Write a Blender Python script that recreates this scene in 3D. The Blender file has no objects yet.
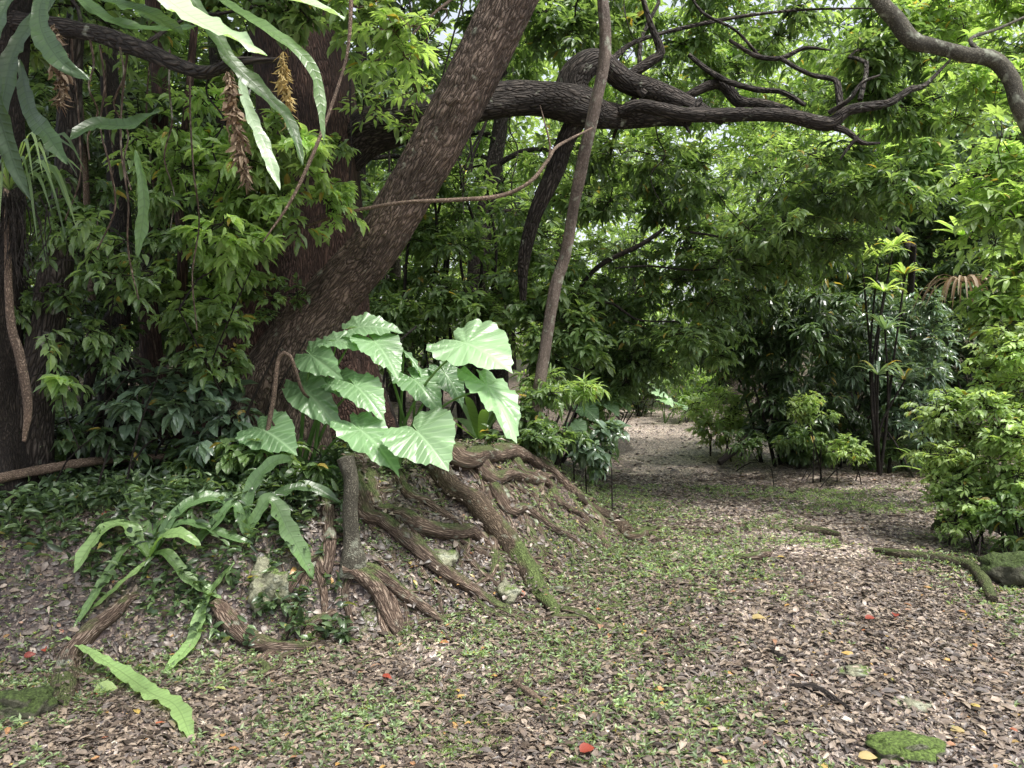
import bpy, math, numpy as np
from mathutils import Vector
R = np.random.default_rng(11)
scn = bpy.context.scene
col = scn.collection
rad = math.radians
# ------------------------------------------------------------------ noise
_tab = np.random.default_rng(5).random(65536)
def vnoise(p):
    p = np.asarray(p, float); i = np.floor(p).astype(np.int64); f = p - i; f = f*f*(3-2*f)
    def h(a, b, c):
        return _tab[((a*73856093) ^ (b*19349663) ^ (c*83492791)) & 65535]
    x, y, z = i[..., 0], i[..., 1], i[..., 2]; fx, fy, fz = f[..., 0], f[..., 1], f[..., 2]
    r = 0
    for dx in (0, 1):
        for dy in (0, 1):
            for dz in (0, 1):
                w = (fx if dx else 1-fx)*(fy if dy else 1-fy)*(fz if dz else 1-fz)
                r = r + w*h(x+dx, y+dy, z+dz)
    return r*2-1
def fbm(p, o=4):
    p = np.asarray(p, float); r = 0; a = 1
    for k in range(o):
        r = r + a*vnoise(p*2**k + k*17.3); a *= .5
    return r
def sstep(t): t = np.clip(t, 0, 1); return t*t*(3-2*t)
# ------------------------------------------------------------------ terrain
def xfoot(y): return np.interp(y, [-5, 2.4, 3.4, 4.4, 5.5, 6.7, 8, 12, 16, 22, 30], [-9, -5, -3.0, .0, .75, 1.2, 1.1, 1.45, 2.0, 2.8, 3])
def xright(y): return np.interp(y, [0, 3, 5, 6.5, 8, 10.3, 12, 15, 22, 30], [2.6, 2.9, 3.6, 4.3, 4.9, 6.2, 6.2, 5.6, 5.4, 5])
def H(x, y):
    x = np.asarray(x, float); y = np.asarray(y, float)
    d = xfoot(y)-x
    W = np.interp(y, [3.6, 4.4, 5.3, 9, 14], [2.1, 1.6, 1.1, 1.3, 2.4]); pk = np.interp(y, [3.6, 4.4, 5.6, 7.0, 8.6, 12], [.66, .70, .78, .74, .5, .6])
    h = pk*sstep(d/W) + .04*np.clip(d-2.3, 0, 12)
    e = x-xright(y)
    h = h + 1.3*sstep(e/3.5) + .05*np.clip(e-3.5, 0, 20)
    h = h + .05*np.clip(y-21, 0, 60)
    q = np.stack([x, y, x*0], -1)
    near = np.clip(1.6-np.hypot(x, y)/40, .3, 1)
    return h + .07*fbm(q*.55, 3) + .022*fbm(q*2.7+9, 3)*near + .009*fbm(q*9+3, 2)*near
# ------------------------------------------------------------------ camera
F = 759.0; PITCH = math.atan(24/F); CAM = np.array([0, 0, 1.5])
def ray(px, py):
    a = (px-512)/F; b = -(py-384)/F
    c, s = math.cos(PITCH), math.sin(PITCH)
    return np.array([a, c+b*s, -s+b*c])
def at(px, py, Y):
    d = ray(px, py); return CAM + d*(Y/d[1])
def gr(px, py):
    d = ray(px, py); prev = .5
    for t in np.arange(1.2, 60, .02):
        p = CAM+d*t
        if p[2] < H(p[0], p[1]): return CAM+d*(t-.01)
    return CAM+d*60
cam = bpy.data.cameras.new('camera'); cam.sensor_width = 36; cam.lens = F/1024*36
cam.clip_end = 600; cam.clip_start = .05
co = bpy.data.objects.new('camera', cam); col.objects.link(co)
co.location = CAM; co.rotation_euler = (rad(90)-PITCH, 0, 0); scn.camera = co
# ------------------------------------------------------------------ mesh builder
class MB:
    def __init__(s): s.v = []; s.f = []; s.tc = []; s.r = []; s.n = 0
    def add(s, v, f, tc=None, rnd=None):
        v = np.asarray(v, float).reshape(-1, 3); f = np.asarray(f)
        s.v.append(v); s.f.append(f+s.n)
        s.tc.append(v if tc is None else np.asarray(tc, float).reshape(-1, 3))
        s.r.append(np.full(len(v), .5) if rnd is None else np.broadcast_to(np.asarray(rnd, float), (len(v),)))
        s.n += len(v)
    def mesh(s, name, mat, origin=(0, 0, 0), smooth=True):
        v = np.concatenate(s.v)-np.asarray(origin)
        loops = np.concatenate([f.ravel() for f in s.f]); tot = np.concatenate([np.full(len(f), f.shape[1]) for f in s.f])
        me = bpy.data.meshes.new(name)
        me.vertices.add(len(v)); me.vertices.foreach_set('co', v.ravel())
        me.loops.add(len(loops)); me.loops.foreach_set('vertex_index', loops.astype(np.int32))
        me.polygons.add(len(tot)); st = np.concatenate([[0], np.cumsum(tot)[:-1]])
        me.polygons.foreach_set('loop_start', st.astype(np.int32)); me.polygons.foreach_set('loop_total', tot.astype(np.int32))
        me.polygons.foreach_set('use_smooth', np.full(len(tot), smooth))
        me.update(calc_edges=True)
        a = me.attributes.new('tc', 'FLOAT_VECTOR', 'POINT'); a.data.foreach_set('vector', np.concatenate(s.tc).ravel())
        a = me.attributes.new('rnd', 'FLOAT', 'POINT'); a.data.foreach_set('value', np.concatenate(s.r))
        me.materials.append(mat); return me
    def build(s, name, mat, parent=None, origin=None, smooth=True):
        if origin is None: origin = np.array(parent.location) if parent is not None and parent.type == 'EMPTY' else None
        sub = parent is not None and parent.type != 'EMPTY'
        if origin is None: origin = np.zeros(3)
        o = bpy.data.objects.new(name, s.mesh(name, mat, origin, smooth)); col.objects.link(o)
        if parent is not None: o.parent = parent
        else: o.location = origin
        return o
def tag(o, label=None, cat=None, group=None, kind=None):
    if label: o['label'] = label
    if cat: o['category'] = cat
    if group: o['group'] = group
    if kind: o['kind'] = kind
    return o
def thing(name, loc, label, cat, group=None):
    o = bpy.data.objects.new(name, None); col.objects.link(o); o.empty_display_size = .1
    o.location = [float(c) for c in loc]; bpy.context.view_layer.update() if False else None
    return tag(o, label, cat, group)
def spline(P, step, extra=None):
    P = np.asarray(P, float); n = len(P)
    Q = np.vstack([2*P[0]-P[1], P, 2*P[-1]-P[-2]])
    out = []
    for i in range(n-1):
        a, b, c, d = Q[i:i+4]; L = np.linalg.norm(c[:3]-b[:3]); k = max(2, int(L/step))
        t = np.linspace(0, 1, k, endpoint=False)[:, None]
        out.append(.5*((2*b)+(-a+c)*t+(2*a-5*b+4*c-d)*t*t+(-a+3*b-3*c+d)*t**3))
    out.append(P[-1:]); return np.vstack(out)
def tube(mb, P, r, sides=12, step=.05, lump=.08, lf=6., rough=0., lobes=0, seed=0, cap=True, rnd=.5, flat=1.):
    """P points, r radii (same length); tc=(r cos, r sin, length)"""
    P = np.asarray(P, float); r = np.broadcast_to(np.asarray(r, float), (len(P),))
    S = spline(np.column_stack([P, r]), step); C = S[:, :3]; rr = np.maximum(S[:, 3], .0008)
    T = np.gradient(C, axis=0); T /= np.linalg.norm(T, axis=1)[:, None]+1e-9
    ref = np.array([0, 0, 1.]) if abs(T[0, 2]) < .8 else np.array([0, 1., 0])
    N = np.zeros_like(C); a = np.cross(T[0], ref); a /= np.linalg.norm(a)
    for i in range(len(C)):
        a = a-T[i]*a.dot(T[i]); a /= np.linalg.norm(a)+1e-9; N[i] = a
    B = np.cross(T, N)
    L = np.concatenate([[0], np.cumsum(np.linalg.norm(np.diff(C, axis=0), axis=1))])
    th = np.linspace(0, 2*np.pi, sides, endpoint=False)
    cs, sn = np.cos(th), np.sin(th)
    m = np.ones((len(C), sides))
    q = np.stack([np.broadcast_to(cs, m.shape)*1.2, np.broadcast_to(sn, m.shape)*1.2, np.broadcast_to((L*lf/3)[:, None], m.shape)], -1)+seed*3.1
    m = m+lump*fbm(q, 3)
    if rough:
        R0 = rr[:, None]
        q2 = np.stack([cs*R0*34, sn*R0*34, np.broadcast_to((L*9)[:, None], m.shape)], -1)+seed
        w = 1-np.abs(fbm(q2, 3)); m = m+rough*(w-.5)/np.maximum(R0, .02)
    if lobes:
        fl = np.clip(1-L/(L[-1]*lobes[1]), 0, 1)**1.6
        m = m+fl[:, None]*lobes[2]*(.5+.5*np.cos(th*lobes[0]+seed+L[:, None]*.6))**1.5
    V = C[:, None]+(N[:, None]*cs[None, :, None]+B[:, None]*sn[None, :, None])*(rr[:, None]*m)[..., None]
    if flat != 1: V[..., 2] = C[:, None, 2]+(V[..., 2]-C[:, None, 2])*flat
    tc = np.stack([rr[:, None]*cs+0*m, rr[:, None]*sn+0*m, np.broadcast_to(L[:, None], m.shape)], -1)+seed*1.7
    n = len(C); i = np.arange(n-1)[:, None]*sides; j = np.arange(sides)[None]; k = (j+1) % sides
    f = np.stack([i+j, i+k, i+sides+k, i+sides+j], -1).reshape(-1, 4)
    grad = rnd == 'len'
    mb.add(V, f, tc, np.repeat(np.linspace(0, 1, n), sides) if grad else rnd)
    if cap:
        for e, o in ((0, -1), (n-1, 1)):
            c = C[e]+T[e]*o*rr[e]*.3; idx = e*sides+np.arange(sides)
            vv = np.vstack([V[e], c[None]]); ff = np.array([[a_, (a_+1) % sides, sides] if o > 0 else [(a_+1) % sides, a_, sides] for a_ in range(sides)])
            mb.add(vv, ff, np.vstack([tc[e], tc[e].mean(0)[None]]), (float(e > 0) if grad else rnd))
    return C
def twigs(mb, A, B_, r0, r1, rnd=.5):
    A = np.asarray(A); B_ = np.asarray(B_); n = len(A); T = B_-A; T /= np.linalg.norm(T, axis=1)[:, None]+1e-9
    ref = np.where(np.abs(T[:, 2:3]) < .8, np.array([[0, 0, 1.]]), np.array([[1., 0, 0]]))
    N = np.cross(T, ref); N /= np.linalg.norm(N, axis=1)[:, None]; B = np.cross(T, N)
    V = []
    for (C, r) in ((A, r0), (B_, r1)):
        r = np.broadcast_to(r, (n,))[:, None]
        for k in range(3):
            a = k*2.0944; V.append(C+(N*math.cos(a)+B*math.sin(a))*r)
    V = np.stack(V, 1)
    base = np.arange(n)[:, None, None]*6; f = np.array([[0, 1, 4, 3], [1, 2, 5, 4], [2, 0, 3, 5]])[None]
    mb.add(V, (base+f).reshape(-1, 4), None, rnd)
# leaf templates: verts (x width, y length, z), tris
def tmpl(kind):
    if kind == 'far':
        v = [(0, 0, 0), (-.5, .45, .1), (.5, .45, .1), (0, 1, -.1)]; f = [(0, 2, 3), (0, 3, 1)]
    elif kind == 'mid':
        v = [(0, 0, 0), (0, .38, .03), (0, .72, -.03), (0, 1, -.16), (-.46, .3, .09), (-.38, .66, .03), (.46, .3, .09), (.38, .66, .03)]
        f = [(0, 1, 4), (1, 2, 5), (1, 5, 4), (2, 3, 5), (0, 6, 1), (1, 6, 7), (1, 7, 2), (2, 7, 3)]
    else:  # near, round outlined
        ys = [0, .14, .32, .52, .72, .88, 1.]; w = [0, .34, .49, .5, .38, .19, 0]; v = []; f = []
        dz = lambda y: .05*math.sin(y*3)-.2*y*y
        for y in ys: v.append((0, y, dz(y)))
        for s in (-1, 1):
            for y, a in zip(ys[1:-1], w[1:-1]): v.append((s*a, y-.02, dz(y)+.11*a/.5+.025*math.sin(y*19+s)))
        for si, s in enumerate((-1, 1)):
            b = 7+si*5; o = []
            o.append((0, 1, b))
            for k in range(4): o += [(k+1, k+2, b+k+1), (k+1, b+k+1, b+k)]
            o.append((5, 6, b+4))
            f += o if s < 0 else [(a, c, b_) for a, b_, c in o]
    return np.array(v, float), np.array(f)
TM = {k: tmpl(k) for k in ('far', 'mid', 'near')}
def leaves(mb, pos, d, nrm, L, W, kind='mid', rnd=None):
    n = len(pos); tv, tf = TM[kind]
    d = d/(np.linalg.norm(d, axis=1)[:, None]+1e-9)
    x = np.cross(d, nrm); x /= np.linalg.norm(x, axis=1)[:, None]+1e-9; z = np.cross(x, d)
    L = np.broadcast_to(L, (n,))[:, None, None]; W = np.broadcast_to(W, (n,))[:, None, None]
    V = pos[:, None]+x[:, None]*tv[None, :, 0:1]*W+d[:, None]*tv[None, :, 1:2]*L+z[:, None]*tv[None, :, 2:3]*L
    f = (np.arange(n)[:, None, None]*len(tv)+tf[None]).reshape(-1, 3)
    if rnd is None: rnd = R.random(n)
    tc = np.broadcast_to(tv[None]*[2, 1, 0], V.shape)+np.array([0, 0, 1])*R.random(n)[:, None, None]*9
    mb.add(V, f, tc, np.repeat(rnd, len(tv)))
def rdir(n, zs=1., zb=0.):
    v = R.normal(size=(n, 3)); v[:, 2] = v[:, 2]*zs+zb; return v/np.linalg.norm(v, axis=1)[:, None]
def foliage(mb, tw, clumps, L=.11, asp=.4, per=9, twigs_per=16, kind='mid', droop=.35, flat=.45, tone=.3, spread=1., twr=.003, ltw=.45):
    """clumps: (n,4) centre + radius. leafy twigs radiating from each clump centre."""
    c = np.asarray(clumps, float); n = len(c); m = n*twigs_per
    C = np.repeat(c, twigs_per, 0); r = C[:, 3]
    off = rdir(m)*(R.random(m)**.5*.62*r)[:, None]; off[:, 2] *= flat*1.3
    A = C[:, :3]+off
    D = rdir(m, flat)+off/(r[:, None]+1e-6)*.9; D /= np.linalg.norm(D, axis=1)[:, None]
    ln = r*ltw*(.6+.8*R.random(m)); B = A+D*ln[:, None]; B[:, 2] -= droop*ln*.5
    if tw is not None:
        twigs(tw, C[:, :3]+off*.15, A, twr*1.6, twr); twigs(tw, A, B, twr, twr*.4)
    k = m*per; s = np.tile(np.linspace(.12, 1, per), m)+R.normal(size=k)*.03
    A_ = np.repeat(A, per, 0); B_ = np.repeat(B, per, 0); T = np.repeat(B-A, per, 0); T /= np.linalg.norm(T, axis=1)[:, None]
    P = A_+(B_-A_)*s[:, None]; P[:, 2] -= (s**2)*np.repeat(ln, per)*droop*.3
    up = np.array([0, 0, 1.])+R.normal(size=(k, 3))*tone
    sd = np.cross(T, up); sd /= np.linalg.norm(sd, axis=1)[:, None]+1e-9
    sg = np.tile(np.where(np.arange(per) % 2, 1., -1.), m)
    ls = (s > .97)
    d = T*.75+sd*(sg*(~ls))[:, None]*spread+R.normal(size=(k, 3))*.22; d[:, 2] -= droop*R.random(k)*1.3
    nr = up+.0; LL = L*(.65+.6*R.random(k))*np.clip(1.15-.35*np.abs(s-.5), .5, 1.1)
    base = np.repeat(np.repeat(R.random(n), twigs_per), per)
    rv = np.clip(.5*base+.47*R.random(k), 0, .97); rv[R.random(k) < .012] = 1
    leaves(mb, P, d, nr, LL, LL*asp*(.85+.3*R.random(k)), kind, rv)
def connect(tw, nodes, clumps, r0=.03, step=.12, sides=6, sag=.1, rmin=.006):
    """grow limbs from existing nodes (n,4: xyz, radius) to each clump centre"""
    nodes = [np.array(q, float) for q in nodes]
    root = nodes[0][:3]; c = np.asarray(clumps)[:, :3]
    c = c[np.argsort(np.linalg.norm(c-nodes[len(nodes)//2][:3], axis=1))]
    for p in c:
        N = np.array(nodes); d = np.linalg.norm(N[:, :3]-p, axis=1)+.6*np.clip(N[:, 2]-p[2], 0, 9)
        i = int(np.argmin(d)); a = N[i]; ra = min(a[3]*.72, r0); rb = max(rmin, ra*.4)
        D = p-a[:3]; L = np.linalg.norm(D)
        if L < .05: continue
        k1 = a[:3]+D*.33+rdir(1)[0]*L*.1+np.array([0, 0, sag*L]); k2 = a[:3]+D*.68+rdir(1)[0]*L*.1+np.array([0, 0, sag*L*.7])
        tube(tw, [a[:3], k1, k2, p], [ra, ra*.8, (ra+rb)/2, rb], sides, max(step, L/8), .1, seed=R.random()*9)
        nodes += [np.append(k1, ra*.8), np.append(k2, (ra+rb)/2), np.append(p, rb)]
def ell(c, rad3, n, r, jit=.3, shell=.35):
    """n clumps in ellipsoid"""
    v = rdir(n)*((shell+(1-shell)*R.random(n))**.6)[:, None]*np.asarray(rad3)
    return np.column_stack([np.asarray(c)+v, r*(1+jit*R.normal(size=n)).clip(.5, 1.6)])
def pell(px, py, Y, rx, ry, dy, n, r, **k):
    """ellipsoid given around a point seen at px,py at distance Y; radii in px for x,z and metres for depth"""
    return ell(at(px, py, Y), (rx*Y/F, dy, ry*Y/F), n, r, **k)
# ------------------------------------------------------------------ materials
def newmat(name):
    m = bpy.data.materials.new(name); m.use_nodes = True; nt = m.node_tree; nt.nodes.clear()
    return m, nt, nt.nodes, nt.links
def ramp(nodes, stops, const=False):
    n = nodes.new('ShaderNodeValToRGB'); cr = n.color_ramp; cr.interpolation = 'CONSTANT' if const else 'LINEAR'
    while len(cr.elements) < len(stops): cr.elements.new(.5)
    for e, (p, c) in zip(cr.elements, stops): e.position = p; e.color = (*c, 1)
    return n
def attr(nodes, n): a = nodes.new('ShaderNodeAttribute'); a.attribute_name = n; return a
def leafmat(name, cols, rough=.42, trans=.38, spec=.5, vein=False, tcol=None):
    if not name.startswith(('red', 'yellow', 'dead')):
        q = []
        for c in cols: l = .25*c[0]+.65*c[1]+.1*c[2]; q.append(tuple((l+(v-l)*.74)*1.12 for v in c))
        cols = q
    m, nt, N, L = newmat(name)
    out = N.new('ShaderNodeOutputMaterial'); a = attr(N, 'rnd')
    cr = ramp(N, [(.985*i/(len(cols)-1), c) for i, c in enumerate(cols)]+([(1, (.34, .26, .07))] if 'leaf' in name and not name.startswith(('ele', 'red', 'dead', 'yell')) else [])); L.new(a.outputs['Fac'], cr.inputs[0])
    geo = N.new('ShaderNodeNewGeometry'); no = N.new('ShaderNodeTexNoise'); no.inputs['Scale'].default_value = 1.7
    L.new(geo.outputs['Position'], no.inputs['Vector'])
    hs = N.new('ShaderNodeHueSaturation'); L.new(cr.outputs[0], hs.inputs['Color'])
    mr = N.new('ShaderNodeMapRange'); mr.inputs[1].default_value = .3; mr.inputs[2].default_value = .7; mr.inputs[3].default_value = .65; mr.inputs[4].default_value = 1.35
    L.new(no.outputs['Fac'], mr.inputs[0]); L.new(mr.outputs[0], hs.inputs['Value'])
    colr = hs.outputs[0]
    b = N.new('ShaderNodeBsdfPrincipled'); b.inputs['Roughness'].default_value = rough
    b.inputs['Specular IOR Level'].default_value = spec
    if vein:
        t = attr(N, 'tc'); sx = N.new('ShaderNodeSeparateXYZ'); L.new(t.outputs['Vector'], sx.inputs[0])
        ab = N.new('ShaderNodeMath'); ab.operation = 'ABSOLUTE'; L.new(sx.outputs[0], ab.inputs[0])
        # side veins: y - .35|x|
        mu = N.new('ShaderNodeMath'); mu.operation = 'MULTIPLY_ADD'; mu.inputs[1].default_value = -vein[1]; L.new(ab.outputs[0], mu.inputs[0]); L.new(sx.outputs[1], mu.inputs[2])
        m2 = N.new('ShaderNodeMath'); m2.operation = 'MULTIPLY'; m2.inputs[1].default_value = vein[0]*6.283; L.new(mu.outputs[0], m2.inputs[0])
        si = N.new('ShaderNodeMath'); si.operation = 'COSINE'; L.new(m2.outputs[0], si.inputs[0])
        pw = N.new('ShaderNodeMath'); pw.operation = 'MULTIPLY_ADD'; pw.inputs[1].default_value = .5; pw.inputs[2].default_value = .5; L.new(si.outputs[0], pw.inputs[0])
        p2 = N.new('ShaderNodeMath'); p2.operation = 'POWER'; p2.inputs[1].default_value = vein[3]; L.new(pw.outputs[0], p2.inputs[0])
        rib = N.new('ShaderNodeMapRange'); rib.inputs[1].default_value = .0; rib.inputs[2].default_value = vein[2]; rib.inputs[3].default_value = 1; rib.inputs[4].default_value = 0
        L.new(ab.outputs[0], rib.inputs[0])
        mx = N.new('ShaderNodeMath'); mx.operation = 'MAXIMUM'; L.new(rib.outputs[0], mx.inputs[0])
        sc = N.new('ShaderNodeMath'); sc.operation = 'MULTIPLY'; sc.inputs[1].default_value = .55; L.new(p2.outputs[0], sc.inputs[0]); L.new(sc.outputs[0], mx.inputs[1])
        mc = N.new('ShaderNodeMixRGB'); mc.blend_type = 'MIX'; mc.inputs[2].default_value = (*vein[4], 1); L.new(colr, mc.inputs[1])
        s3 = N.new('ShaderNodeMath'); s3.operation = 'MULTIPLY'; s3.inputs[1].default_value = .38; L.new(mx.outputs[0], s3.inputs[0]); L.new(s3.outputs[0], mc.inputs[0]); colr = mc.outputs[0]
        bp = N.new('ShaderNodeBump'); bp.inputs['Strength'].default_value = .6 if vein[0] < 10 else .22; bp.inputs['Distance'].default_value = .006; L.new(mx.outputs[0], bp.inputs['Height']); L.new(bp.outputs[0], b.inputs['Normal'])
    L.new(colr, b.inputs['Base Color'])
    tr = N.new('ShaderNodeBsdfTranslucent'); h2 = N.new('ShaderNodeMixRGB'); h2.blend_type = 'MULTIPLY'; h2.inputs[0].default_value = 1
    h2.inputs[2].default_value = (*(tcol or (2.1, 2.1, .95)), 1); L.new(colr, h2.inputs[1]); L.new(h2.outputs[0], tr.inputs[0])
    mx_ = N.new('ShaderNodeMixShader'); mx_.inputs[0].default_value = trans; L.new(b.outputs[0], mx_.inputs[1]); L.new(tr.outputs[0], mx_.inputs[2])
    L.new(mx_.outputs[0], out.inputs[0]); return m
def barkmat(name, c0, c1, c2, scale=26, stretch=.28, bump=.012, moss=0, lichen=0, mossc=(.09, .15, .025), crack=1., grad=False):
    m, nt, N, L = newmat(name); out = N.new('ShaderNodeOutputMaterial'); b = N.new('ShaderNodeBsdfPrincipled'); L.new(b.outputs[0], out.inputs[0])
    t = attr(N, 'tc'); mp = N.new('ShaderNodeMapping'); mp.inputs['Scale'].default_value = (1, 1, stretch); L.new(t.outputs['Vector'], mp.inputs[0])
    n0 = N.new('ShaderNodeTexNoise'); n0.inputs['Scale'].default_value = scale*.35; n0.inputs['Detail'].default_value = 5; L.new(mp.outputs[0], n0.inputs['Vector'])
    add = N.new('ShaderNodeMixRGB'); add.blend_type = 'LINEAR_LIGHT'; add.inputs[0].default_value = .07; L.new(mp.outputs[0], add.inputs[1]); L.new(n0.outputs['Color'], add.inputs[2])
    v = N.new('ShaderNodeTexVoronoi'); v.feature = 'DISTANCE_TO_EDGE'; v.inputs['Scale'].default_value = scale*2.6; L.new(add.outputs[0], v.inputs['Vector'])
    n1 = N.new('ShaderNodeTexNoise'); n1.inputs['Scale'].default_value = scale*2.2; n1.inputs['Detail'].default_value = 8; n1.inputs['Roughness'].default_value = .7; L.new(mp.outputs[0], n1.inputs['Vector'])
    vr = N.new('ShaderNodeMapRange'); vr.inputs[1].default_value = 0; vr.inputs[2].default_value = .3; vr.inputs[3].default_value = .12; L.new(v.outputs['Distance'], vr.inputs[0])
    mm = N.new('ShaderNodeMixRGB'); mm.blend_type = 'MULTIPLY'; mm.inputs[0].default_value = crack; L.new(n1.outputs['Fac'], mm.inputs[1]); L.new(vr.outputs[0], mm.inputs[2])
    cr = ramp(N, [(0.05, c0), (.38, c1), (.8, c2)]); L.new(mm.outputs[0], cr.inputs[0])
    n2 = N.new('ShaderNodeTexNoise'); n2.inputs['Scale'].default_value = 4; n2.inputs['Detail'].default_value = 4; L.new(t.outputs['Vector'], n2.inputs['Vector'])
    hs = N.new('ShaderNodeHueSaturation'); L.new(cr.outputs[0], hs.inputs['Color'])
    mr = N.new('ShaderNodeMapRange'); mr.inputs[1].default_value = .3; mr.inputs[2].default_value = .7; mr.inputs[3].default_value = .6; mr.inputs[4].default_value = 1.4; L.new(n2.outputs['Fac'], mr.inputs[0]); L.new(mr.outputs[0], hs.inputs['Value'])
    colr = hs.outputs[0]
    if lichen:
        n3 = N.new('ShaderNodeTexNoise'); n3.inputs['Scale'].default_value = 11; n3.inputs['Detail'].default_value = 6; L.new(t.outputs['Vector'], n3.inputs['Vector'])
        r3 = ramp(N, [(.66-lichen*.2, (0, 0, 0)), (.78-lichen*.2, (1, 1, 1))]); L.new(n3.outputs['Fac'], r3.inputs[0])
        mc = N.new('ShaderNodeMixRGB'); mc.inputs[2].default_value = (.34, .36, .28, 1); L.new(r3.outputs[0], mc.inputs[0]); L.new(colr, mc.inputs[1]); colr = mc.outputs[0]
    if moss:
        g = N.new('ShaderNodeNewGeometry'); sx = N.new('ShaderNodeSeparateXYZ'); L.new(g.outputs['Normal'], sx.inputs[0])
        n4 = N.new('ShaderNodeTexNoise'); n4.inputs['Scale'].default_value = 7; n4.inputs['Detail'].default_value = 6; L.new(g.outputs['Position'], n4.inputs['Vector'])
        ad = N.new('ShaderNodeMath'); ad.operation = 'MULTIPLY_ADD'; ad.inputs[1].default_value = .45; L.new(sx.outputs[2], ad.inputs[0]); L.new(n4.outputs['Fac'], ad.inputs[2])
        if grad:
            ar = attr(N, 'rnd'); g1 = N.new('ShaderNodeMapRange'); g1.inputs[1].default_value = .45; g1.inputs[2].default_value = .9; g1.inputs[3].default_value = -.42; g1.inputs[4].default_value = .05; L.new(ar.outputs['Fac'], g1.inputs[0])
            a9 = N.new('ShaderNodeMath'); L.new(g1.outputs[0], a9.inputs[0]); L.new(ad.outputs[0], a9.inputs[1]); ad = a9
        r4 = N.new('ShaderNodeMapRange'); r4.inputs[1].default_value = 1.05-moss; r4.inputs[2].default_value = 1.2-moss; L.new(ad.outputs[0], r4.inputs[0])
        n5 = N.new('ShaderNodeTexNoise'); n5.inputs['Scale'].default_value = 90; L.new(g.outputs['Position'], n5.inputs['Vector'])
        r5 = ramp(N, [(.3, tuple(c*.35 for c in mossc)), (.7, tuple(c*1.5 for c in mossc))]); L.new(n5.outputs['Fac'], r5.inputs[0])
        mc = N.new('ShaderNodeMixRGB'); L.new(r4.outputs[0], mc.inputs[0]); L.new(colr, mc.inputs[1]); L.new(r5.outputs[0], mc.inputs[2]); colr = mc.outputs[0]
    L.new(colr, b.inputs['Base Color']); b.inputs['Roughness'].default_value = .8; b.inputs['Specular IOR Level'].default_value = .3
    bp = N.new('ShaderNodeBump'); bp.inputs['Strength'].default_value = 1; bp.inputs['Distance'].default_value = bump*1.7; L.new(mm.outputs[0], bp.inputs['Height']); L.new(bp.outputs[0], b.inputs['Normal'])
    return m
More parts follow.
